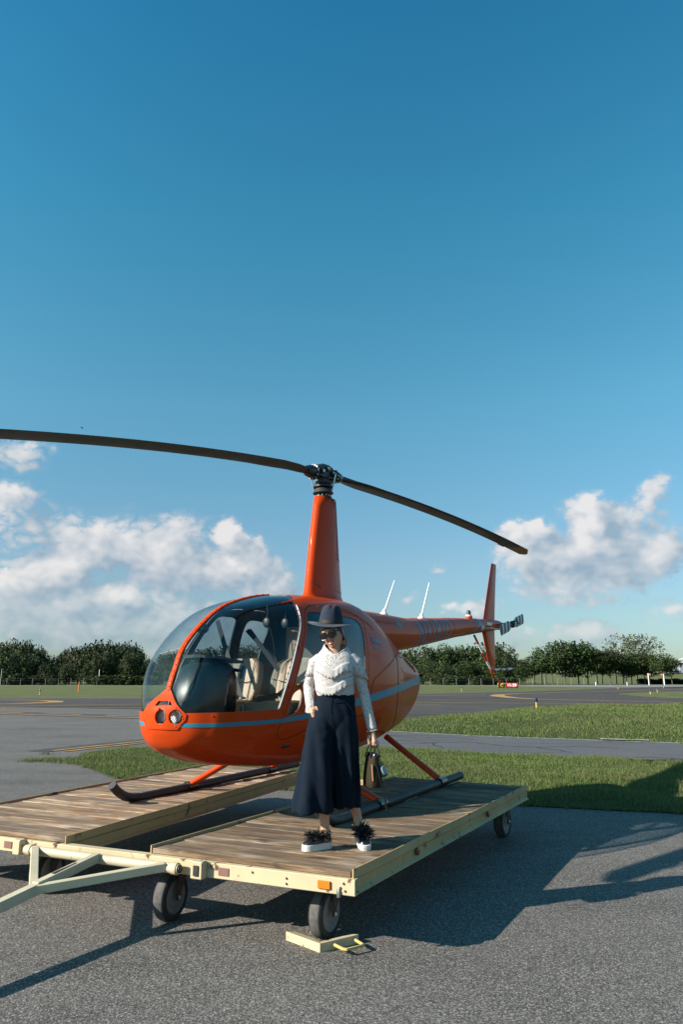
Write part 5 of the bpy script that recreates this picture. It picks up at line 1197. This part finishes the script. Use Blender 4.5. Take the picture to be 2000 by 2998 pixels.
# ---- body: torso, arms, hands and legs as tapered tubes, fused into one surface
def hand_left():
    L = []; w = Vector((.262, -.012, .765)); k = Vector((.277, -.022, .690))
    L.append(MB().tube([w, w.lerp(k, .4), k, k + Vector((.002, .004, -.02))], [.024, .028, .034, .026], 12, flat=.62))
    for i, (dx, dy) in enumerate(((-.026, -.006), (-.009, -.010), (.009, -.010), (.025, -.004))):
        p0 = k + Vector((dx * .8, dy, .006)); ln = (.030, .034, .033, .027)[i]
        L.append(MB().tube([p0, p0 + Vector((dx * .2, -.008, -ln * .8)), p0 + Vector((dx * .15, .008, -ln * 1.25)), p0 + Vector((dx * .1, .026, -ln * 1.0)), p0 + Vector((dx * .05, .030, -ln * .45))], [.0098, .0092, .0088, .0082, .006], 8))
    p0 = w.lerp(k, .45) + Vector((-.024, -.012, 0)); L.append(MB().tube([p0, p0 + Vector((-.012, -.012, -.026)), p0 + Vector((-.004, -.014, -.052)), p0 + Vector((.010, -.006, -.068))], [.013, .0115, .010, .007], 8))
    return L
def hand_right():      # fingers slipped into the trouser pocket, thumb outside
    w = Vector((-.165, -.02, .925)); k = Vector((-.140, -.052, .888)); L = [MB().tube([w, w.lerp(k, .5), k, k + Vector((.012, .0, -.03))], [.024, .029, .032, .028], 12, flat=.7)]
    for i, d in enumerate((-.022, -.007, .008, .022)):
        p0 = k + Vector((d * .6, d * .4, -.012))
        L.append(MB().tube([p0, p0 + Vector((.012, .012, -.035)), p0 + Vector((.022, .020, -.062))], [.0098, .009, .007], 8))
    p0 = w.lerp(k, .45) + Vector((.014, -.022, .008)); L.append(MB().tube([p0, p0 + Vector((.018, -.018, .000)), p0 + Vector((.032, -.020, -.018)), p0 + Vector((.036, -.016, -.034))], [.013, .0118, .010, .007], 8))
    return L
SHL = Vector((.140, .005, 1.245)); ELL = Vector((.205, .03, 1.02)); WRL = Vector((.262, -.012, .765)); SHR = Vector((-.128, .0, 1.235)); ELR = Vector((-.185, .06, 1.06)); WRR = Vector((-.165, -.02, .925))
body = [head_mb(), MB().tube([(.012, .012, 1.24), (.008, .008, 1.30), (-.008, .0, 1.36), (-.014, .002, 1.41)], [.058, .045, .042, .044], 18),
 lofts([(0, .0, .80, .13, .09), (.0, .0, .92, .135, .09), (.008, 0, 1.0, .115, .08), (.005, 0, 1.12, .125, .085), (.004, 0, 1.22, .13, .08), (.006, .005, 1.275, .075, .055)]),
 MB().tube([SHL, SHL.lerp(ELL, .5), ELL, ELL.lerp(WRL, .35), WRL], [.045, .040, .034, .035, .023], 14), MB().tube([SHR, SHR.lerp(ELR, .5), ELR, ELR.lerp(WRR, .5), WRR], [.045, .040, .034, .033, .023], 14),
 MB().tube([(-.075, 0, .82), (-.090, -.005, .55), (-.082, .02, .38), (-.072, .026, .28), (-.062, .02, .13), (-.062, .015, .06)], [.075, .052, .045, .044, .030, .033], 16),
 MB().tube([(.075, 0, .82), (.075, .03, .55), (.095, .072, .40), (.118, .092, .31), (.160, .112, .19), (.168, .10, .12)], [.075, .052, .044, .043, .030, .033], 16),
 MB().tube([(-.062, .02, .058), (-.095, -.002, .052), (-.125, -.020, .045)], [.028, .025, .018], 10), MB().tube([(.168, .10, .12), (.178, .06, .092), (.186, .02, .07)], [.028, .025, .018], 10)] + hand_left() + hand_right()
bo = fuse(body, 'body', M_SKIN, wom, .0042, 3)
# facial details that sit on the skin
def face_y(x, z):      # front surface of the face in head space
    best = -.09
    s = math.sqrt(max(0, 1 - (z / .108) ** 2)); return -.088 * s * math.sqrt(max(0, 1 - (x / (.072 * max(s, .2))) ** 2)) + .008 - .004
mo = MB(); up, lo = [], []
for x in np.linspace(-.027, .027, 13):
    k = 1 - (x / .027) ** 2; y = face_y(x, -.052) - .0085 * k - .003
    up.append((x, y, -.0465 + .010 * (x / .027) ** 2 + .0015 * abs(x) / .027)); lo.append((x, y + .001, -.0465 + .010 * (x / .027) ** 2 - .0115 * k))
lip = MB()
lip.tube([hx_(p) for p in up], [.0012 + .0026 * (1 - (p[0] / .027) ** 2) for p in up], 8); lip.tube([hx_(p) for p in lo], [.0012 + .0034 * (1 - (p[0] / .027) ** 2) for p in lo], 8)
tag(lip.build('lips', M_LIP, wom), kind='stuff')
MB().add([hx_((p[0], p[1] + .0002, p[2])) for p in up] + [hx_((p[0], p[1] + .0002, p[2])) for p in lo], [(i, i + 1, 14 + i, 13 + i) for i in range(12)]).build('teeth', M_TOOTH, wom)
for s in (-1, 1): MB().tube([hx_((s * x, face_y(x, .030) - .004, z)) for x, z in ((.012, .026), (.028, .031), (.044, .027))], [.002, .0026, .0012], 6).build('eyebrow', M_BROW, wom)
# sunglasses
sg_ = empty('sunglasses', parent=wom)
for s in (-1, 1):
    pts = []; 
    for a in np.linspace(0, 2 * math.pi, 28, endpoint=False):
        ca, sa = math.cos(a), math.sin(a); pts.append((s * .0335 + .030 * np.sign(ca) * abs(ca) ** .72, .006 + .026 * np.sign(sa) * abs(sa) ** .78 - .002 * (sa < 0)))
    cur = lambda x, z, d: hx_((x, -.098 + d + 3.2 * x * x, z))
    MB().loft([[cur(s * .0335 + (x - s * .0335) * q, .006 + (z - .006) * q, d) for x, z in pts] for q, d in ((.05, -.0055), (.6, -.005), (.93, -.003), (.93, .001))]).build('lens', M_LENSB, sg_)
    MB().loft([[cur(s * .0335 + (x - s * .0335) * q, .006 + (z - .006) * q, d) for x, z in pts] for q, d in ((.90, .001), (.90, -.004), (.98, -.0055), (1.06, -.004), (1.06, .002), (.90, .001))], caps=False).build('frame', M_BLK, sg_)
    MB().tube([hx_((s * .062, -.083, .016)), hx_((s * .071, -.05, .014)), hx_((s * .074, .005, .010)), hx_((s * .073, .025, -.004))], [.0042, .0036, .003, .0022], 6).build('temple', M_BLK, sg_)
MB().tube([hx_((-.006, -.100, .012)), hx_((0, -.103, .014)), hx_((.006, -.100, .012))], .003, 6).build('bridge', M_BLK, sg_); MB().ball(hx_((.066, -.083, .016)), .004, 5).build('hinge', M_STEEL, sg_)
# hair: cap under the hat, low bun at the nape, loose strands
hair = []
rings = []
for t in np.linspace(.0, 1.0, 16):
    ring = []
    for a in np.linspace(0, 2 * math.pi, 36, endpoint=False):
        x, y = math.sin(a), -math.cos(a); low = -.075 if y > .25 else (.045 if y < -.45 else .045 - .12 * (y + .45) / .7)
        zz = .115 - (.115 - low) * t; s = math.sqrt(max(.02, 1 - (max(-.075, zz) / .118) ** 2)) if zz > 0 else math.sqrt(1 - (zz / .16) ** 2)
        ring.append(hx_((.078 * s * x, .096 * s * y + .010, zz)))
    rings.append(ring)
hair.append(MB().loft(rings))
hair.append(MB().ball(hx_((.0, .105, -.05)), .036, 10))
ho = fuse(hair, 'hair', M_HAIR, wom, .005, 2)
for k, (s, x0) in enumerate(((-1, .070), (-1, .073), (-1, .068), (1, .074), (1, .071))):
    MB().tube([hx_((s * x0, -.02 + .006 * k, .02)), hx_((s * (x0 + .006), -.012, -.03)), hx_((s * (x0 + .002 + .004 * k), -.004, -.07)), hx_((s * (x0 + .012), .0, -.098 - .006 * k))], [.004, .0036, .0022, .0008], 6).build('hair_strand', M_HAIR, ho)
# hat: wide brim, tapered pinched crown, dark band
HT = Matrix.Translation((-.026, .010, 1.492)) @ Matrix.Rotation(R(2), 4, 'Y') @ Matrix.Rotation(R(6), 4, 'X')
hat = empty('hat', parent=wom); rg = []
for r, dz in ((.082, .006), (.10, .001), (.125, -.003), (.15, -.003), (.168, .001), (.170, .003), (.168, .005), (.15, .002), (.125, .002), (.10, .007), (.082, .012)):
    rg.append([HT @ Vector((r * math.cos(a), r * 1.02 * math.sin(a), dz + (.012 * (r - .08) / .1 * math.cos(2 * a + .3) if r > .09 else 0) + (.006 * (r - .08) / .1) * math.sin(a))) for a in np.linspace(0, 2 * math.pi, 56, endpoint=False)])
MB().loft(rg, caps=False).build('brim', M_HAT, hat, angle=60)
rg = []
for z, r, q in ((.0, .0865, 0), (.02, .086, 0), (.05, .082, 0), (.08, .076, .1), (.105, .070, .3), (.122, .064, .55), (.132, .054, .85), (.134, .042, 1.0), (.128, .028, 1.0), (.122, .014, 1.0), (.119, .002, 1.0)):
    ring = []
    for a in np.linspace(0, 2 * math.pi, 56, endpoint=False):
        x, y = math.cos(a), math.sin(a); pinch = 1 - .22 * q * math.exp(-((abs(x) - .75) / .3) ** 2) * max(0, -y + .3)
        X, Y = r * x * pinch * (1 - .06 * q * max(0, -y)), r * 1.12 * y
        Z = z - .018 * q * math.exp(-(x / .32) ** 2) * (1 if z > .1 else 0) + .010 * max(0, -y) * q * (abs(x) > .05) * (z > .1) * (r > .04)
        ring.append(HT @ Vector((X, Y, Z)))
    rg.append(ring)
MB().loft(rg).build('crown', M_HAT, hat, angle=70)
MB().loft([[HT @ Vector((r * math.cos(a), r * 1.12 * math.sin(a), z)) for a in np.linspace(0, 2 * math.pi, 56, endpoint=False)] for r, z in ((.0872, .008), (.0885, .010), (.0868, .034), (.085, .035))], caps=False).build('band', M_BAND, hat)
# blouse: torso and long sleeves
bl_ = [lofts([(.006, .0, .972, .122, .090), (.006, .0, 1.00, .131, .098), (.004, -.001, 1.03, .138, .104), (.0, -.002, 1.07, .137, .104), (-.002, -.004, 1.12, .138, .106), (-.002, -.006, 1.18, .142, .108), (.002, .0, 1.225, .147, .099), (.005, .004, 1.262, .140, .088), (.007, .008, 1.292, .118, .076), (.008, .010, 1.32, .096, .067), (.008, .010, 1.352, .082, .062)], 2.25),
 MB().tube([SHL + Vector((-.03, 0, .005)), SHL + Vector((.012, 0, -.02)), SHL.lerp(ELL, .5), ELL, ELL.lerp(WRL, .5), WRL + Vector((.002, 0, .004))], [.055, .052, .044, .039, .036, .033], 18),
 MB().tube([SHR + Vector((.03, 0, .005)), SHR + Vector((-.012, 0, -.02)), SHR.lerp(ELR, .5), ELR, ELR.lerp(WRR, .55), WRR + Vector((.0, .0, -.002)), WRR + Vector((-.004, .004, -.045))], [.053, .050, .043, .039, .037, .035, .035], 18)]
blouse = fuse(bl_, 'blouse', M_LACE, wom, .0055, 3)
_n = [v.normal.copy() for v in blouse.data.vertices]
for v, nv in zip(blouse.data.vertices, _n):
    c = v.co.copy(); q = mnoise.noise(Vector((c.x * 14, c.y * 9, c.z * 22))) * .0017 + mnoise.noise(Vector((c.x * 40, c.y * 30, c.z * 46))) * .0006
    if c.z < 1.03 and abs(c.x) < .15: q += .004 * math.sin(c.x * 95 + c.z * 30)
    v.co = c + nv * q
# open the neckline: trim the cloth above a scooped curve
bm = bmesh.new(); bm.from_mesh(blouse.data)
cut = lambda x, y: 1.284 + .062 * min(1.25, abs(x - .010) / .086) ** 1.8 + .055 * max(0, min(1, (y + .03) / .07))
dl = [v for v in bm.verts if abs(v.co.x - .006) < .1 and v.co.z > cut(v.co.x, v.co.y)]
bmesh.ops.delete(bm, geom=dl, context='VERTS'); bm.to_mesh(blouse.data); bm.free()
sm = blouse.modifiers.new('t', 'SOLIDIFY'); sm.thickness = .002
def front(x, z):
    hw = np.interp(z, [.97, 1.06, 1.18, 1.25], [.138, .138, .143, .135]); hd = np.interp(z, [.97, 1.06, 1.18, 1.25], [.103, .104, .110, .095]); return -hd * max(0, 1 - (abs(x) / hw) ** 2.25) ** (1 / 2.25) - .006
def ruffle(P, drop, name='ruffle', pleat=110, flare=.007, surf=None):
    Q = cr_spline([(x, z, 0) for x, z in P], 14); L = np.r_[0, np.cumsum(np.hypot(*np.diff(Q[:, :2], axis=0).T))]; rows = []
    m = 140; rings = []
    for k, t in enumerate((0, .25, .5, .75, 1.0)):
        row = []
        for q in np.linspace(0, L[-1], m):
            x = np.interp(q, L, Q[:, 0]); z = np.interp(q, L, Q[:, 1]); wv_ = math.sin(q * pleat + 1.6 * math.sin(q * 31)) * .5 + .5
            zz = z + drop * (1 - t) - .004 * t * math.sin(q * 260) * (t > .9); y = (surf or front)(x, zz) - .003 - (flare * t + .0036 * t * wv_)
            row.append((x, y, zz))
        rings.append(row)
    o = MB().loft(rings, caps=False, closed=False).build(name, M_RUF, blouse, angle=80); s_ = o.modifiers.new('t', 'SOLIDIFY'); s_.thickness = .0018; return o
ruffle([(-.150, 1.178), (-.115, 1.155), (-.071, 1.130), (-.010, 1.113), (.050, 1.146), (.090, 1.160), (.130, 1.160)], .066)
ruffle([(-.132, 1.032), (-.095, 1.015), (-.058, 1.003), (-.015, 1.004), (.014, 1.018), (.075, 1.052), (.132, 1.075)], .058)
# frill over the top of the left sleeve, small scalloped cuffs and collar
fr = []
for t in (0, .3, .6, 1.0):
    row = []
    for a in np.linspace(-2.5, 1.9, 90):
        c = SHL.lerp(ELL, .12 + .40 * t); d = Vector((math.cos(a), math.sin(a), 0)); w = .052 + .010 * t + .005 * t * math.sin(a * 17)
        row.append(c + d * w + Vector((0, 0, .02 * math.cos(a) * -1 + .004 * math.sin(a * 40) * (t > .9))))
    fr.append(row)
o = MB().loft(fr, caps=False, closed=False).build('sleeve_frill', M_LACE, blouse, angle=80); o.modifiers.new('t', 'SOLIDIFY').thickness = .0018
fr = []
for t in (0, .5, 1.0):
    row = []
    for a in np.linspace(1.2, 5.2, 80):
        c = SHR.lerp(ELR, .15 + .45 * t); w = .046 + .002 * t + .002 * t * math.sin(a * 17); row.append(c + Vector((math.cos(a), math.sin(a), 0)) * w)
    fr.append(row)
o = MB().loft(fr, caps=False, closed=False).build('sleeve_frill', M_LACE, blouse, angle=80); o.modifiers.new('t', 'SOLIDIFY').thickness = .0018
def picot(pts, r=.0042, name='picot_trim'):
    mb = MB()
    for p in pts: mb.ball(p, r, 4)
    return tag(mb.build(name, M_RUF, blouse), kind='stuff')
NK = [v.co.copy() for v in blouse.data.vertices if abs(v.co.x - .006) < .1 and abs(v.co.z - cut(v.co.x, v.co.y)) < .0045 and v.co.y < .03]
NK.sort(key=lambda q: q.x); picot([q for i, q in enumerate(NK) if i % max(1, len(NK) // 40) == 0], .0038)
picot([WRL + Vector((.035 * math.cos(a), .035 * math.sin(a), -.002 + .006 * math.cos(a))) for a in np.linspace(0, 6.28, 26)])
# trousers: high waist, wide cropped legs
tr_ = [lofts([(.008, 0, 1.0, .131, .097), (.008, 0, .975, .133, .099), (-.003, 0, .91, .152, .113), (-.010, .002, .85, .167, .120), (-.012, .006, .80, .165, .112), (-.012, .010, .75, .14, .09), (-.012, .012, .72, .10, .06)], 2.2),
 lofts([(-.072, .0, .86, .090, .112), (-.084, .0, .80, .100, .118), (-.098, 0, .70, .103, .122), (-.116, -.004, .556, .109, .130), (-.135, -.010, .42, .124, .146), (-.151, -.014, .30, .140, .160), (-.153, -.014, .243, .142, .164)], 2.3),
 lofts([(.058, .005, .86, .090, .112), (.066, .006, .80, .098, .113), (.071, .016, .70, .097, .113), (.076, .036, .556, .093, .117), (.083, .060, .42, .095, .128), (.088, .080, .30, .097, .139), (.089, .084, .262, .098, .142)], 2.3)]
trs = fuse(tr_, 'trousers', M_DENIM, wom, .0065, 4)
_n = [v.normal.copy() for v in trs.data.vertices]
for v, nv in zip(trs.data.vertices, _n):
    c = v.co.copy(); h = max(0, min(1, (.95 - c.z) / .6))
    q = (mnoise.noise(Vector((c.x * 9 + 3, c.y * 9, c.z * 2.2))) * .018 * h + mnoise.noise(Vector((c.x * 16, c.y * 12, c.z * 9 + c.x * 14))) * .0065)
    q += .009 * h * math.sin(math.atan2(c.y, c.x + (.14 if c.x < -.03 else -.07)) * 7 + c.z * 4)
    if .62 < c.z < .80: q += .0012 * math.sin(c.z * 85 + abs(c.x + .01) * 40) * math.exp(-((c.x + .02) / .09) ** 2)
    v.co = c + nv * q
MB().loft([ell((.008, 0, z), hw, hd, 40, 2.2) for z, hw, hd in ((.950, .1400, .1055), (.972, .1375, .1035), (1.000, .1350, .1010), (1.003, .1320, .0985))], caps=False).build('waistband', M_DENIM, trs)
MB().tube([(-.022, -.106, .995), (-.026, -.116, .94), (-.028, -.124, .88)], .0018, 5).build('fly_seam', M_DENIM, trs)
MB().tube([(.085, -.089, .955), (.115, -.082, .91), (.140, -.070, .855)], .0022, 5).build('pocket_seam', M_BAND, trs); MB().tube([(-.130, -.066, .955), (-.140, -.080, .92), (-.158, -.062, .87)], .0022, 5).build('pocket_seam', M_BAND, trs)
# shoes: thick ridged white sole, black upper, a burst of feathers
def shoe(loc, yaw, pitch):
    o = empty('shoe', loc, (R(pitch), 0, R(yaw)), parent=wom); o.scale = (.88, .88, .92)      # toe towards -y
    out = [(.0, -.165), (.026, -.158), (.043, -.135), (.049, -.10), (.045, -.05), (.040, .0), (.041, .04), (.034, .068), (.018, .082), (0, .085)]
    P = cr_spline([(x, y, 0) for x, y in out], 4)[:, :2]; full = [(x, y) for x, y in P] + [(-x, y) for x, y in P[::-1][1:-1]]
    rg = []
    for z, k in ((.0, .97), (.004, 1.0), (.010, 1.0), (.012, .985), (.014, 1.0), (.020, 1.0), (.022, .985), (.024, 1.0), (.031, 1.0), (.033, .985), (.035, 1.0), (.043, .99), (.045, .96)): rg.append([(x * k, y * k - .0012 * (1 - k), z) for x, y in full])
    MB().loft(rg).build('sole', M_SOLE, o, angle=20)
    ur = []
    for z, k, ys, yo in ((.040, .96, .96, 0), (.055, .93, .93, .002), (.070, .84, .82, .010), (.084, .74, .64, .022), (.094, .68, .48, .036), (.106, .72, .42, .040)): ur.append([(x * k, y * ys + yo, z + .012 * max(0, y) / .085 * (z > .08)) for x, y in full])
    MB().loft(ur).build('upper', M_SHOE, o, angle=60)
    g = random.Random(int(yaw * 10)); mb = MB()
    for i in range(520):
        b0 = Vector((g.uniform(-.038, .038), g.uniform(-.095, .03), .070 + g.uniform(-.015, .03))); d = Vector((b0.x * 22 + g.gauss(0, .5), (b0.y + .03) * 8 + g.gauss(0, .55), g.uniform(.05, 1.0))).normalized()
        ln = g.uniform(.035, .085) * (1.4 if g.random() < .06 else 1); w = d.cross(Vector((g.gauss(0, 1), g.gauss(0, 1), g.gauss(0, 1)))).normalized() * g.uniform(.002, .0045); droop = Vector((0, 0, -ln * g.uniform(.1, .5)))
        mid = b0 + d * ln * .55; mb.add([b0 - w * .4, b0 + w * .4, mid + w, mid - w, b0 + d * ln + droop * .6], [(0, 1, 2, 3), (3, 2, 4)])
    tag(mb.build('feathers', M_FEATH, o, smooth=False, fix=False), kind='stuff'); return o
shoe((-.085, .0, .001), -58, 0); shoe((.182, .085, .030), 14, 14)
# ================================================================== bag in her left hand
BP_ = WP + Vector((.262, -.02, .40))
bag = empty('handbag', BP_, (0, 0, R(18)), label='small dark brown leather handbag held in her lowered left hand', cat='handbag')
rg = []
for z, hw, hd, p in ((0, .044, .085, 5), (.006, .047, .09, 5), (.06, .046, .09, 5), (.12, .040, .086, 4), (.165, .034, .082, 3.5), (.20, .030, .078, 3)): rg.append(ell((0, 0, z), hw, hd, 28, p, tilt=(.12 * z / .2, 0)))
MB().loft(rg).build('bag_body', M_BAG, bag, angle=40)
MB().loft([ell((.002, 0, z), hw, .074, 24, 3) for z, hw in ((.195, .028), (.215, .024), (.218, .018))]).build('inner_pouch', M_BLK, bag)
MB().beam((-.030, -.088, .045), (-.036, -.084, .150), .004, .006).build('zip_trim', M_TAN, bag); MB().tube([(-.02, -.092, .165), (.0, -.096, .12), (.018, -.095, .05), (.03, -.092, .0)], .0035, 6).build('piping', M_BLK, bag)
for y in (-.055, .055): MB().tube(cr_spline([(-.034, y, .19), (-.020, y * .5, .25), (-.002, y * .2, .292), (.010, 0, .302), (.020, y * .2, .290), (.028, y * .5, .25), (.034, y, .19)], 6), .0042, 7).build('handle', M_BLK, bag)
MB().box((.016, -.088, .165), (.012, .006, .05), bev=.002).build('tab', M_BLK, bag)
for dx, zz in ((.0, -.145), (.012, -.135)): MB().tube(cr_spline([(.040, -.06, .17), (.050 + dx, -.075, .08), (.048 + dx * .6, -.085, -.02), (.062 + dx * .3, -.09, zz)], 6), .0032, 6).build('strap', M_BLK, bag)
chp = BP_ + Vector((.070, -.045, .105))
ch = empty('bag_charm', chp, (R(18), R(-22), 0), label='pale blue lantern-shaped charm hanging from the side of the handbag', cat='charm')
MB().lathe([(.010, .036), (.018, .030), (.025, .012), (.027, -.008), (.024, -.028), (.021, -.034), (.018, -.032), (.016, -.026)], n=22).build('shade', M_CHARM, ch, angle=50)
MB().lathe([(.0255, -.020), (.0265, -.026), (.0245, -.031)], n=22).build('rim', M_BLK, ch); MB().lathe([(.0175, -.031), (.0175, -.029)], n=18).build('end_cap', M_STG, ch)
for k in range(5): a = k * 1.256; MB().tube([(.019 * math.cos(a), .019 * math.sin(a), .030), (.0265 * math.cos(a), .0265 * math.sin(a), .010), (.0275 * math.cos(a), .0275 * math.sin(a), -.018)], .0012, 5).build('rib', M_BLK, ch)
MB().tube([(0, .0, .034), (-.006, 0, .046), (.0, 0, .054), (.006, 0, .046), (0, 0, .034)], .0016, 6).build('loop', M_BLK, ch); MB().tube([(0, 0, .052), (-.020, .0, .075), (-.030, .005, .082)], .0014, 5).build('cord', M_BLK, ch)
MB().tube([(.004, 0, -.032), (.012, 0, -.05)], .0014, 5).build('tassel', M_CHARM, ch)
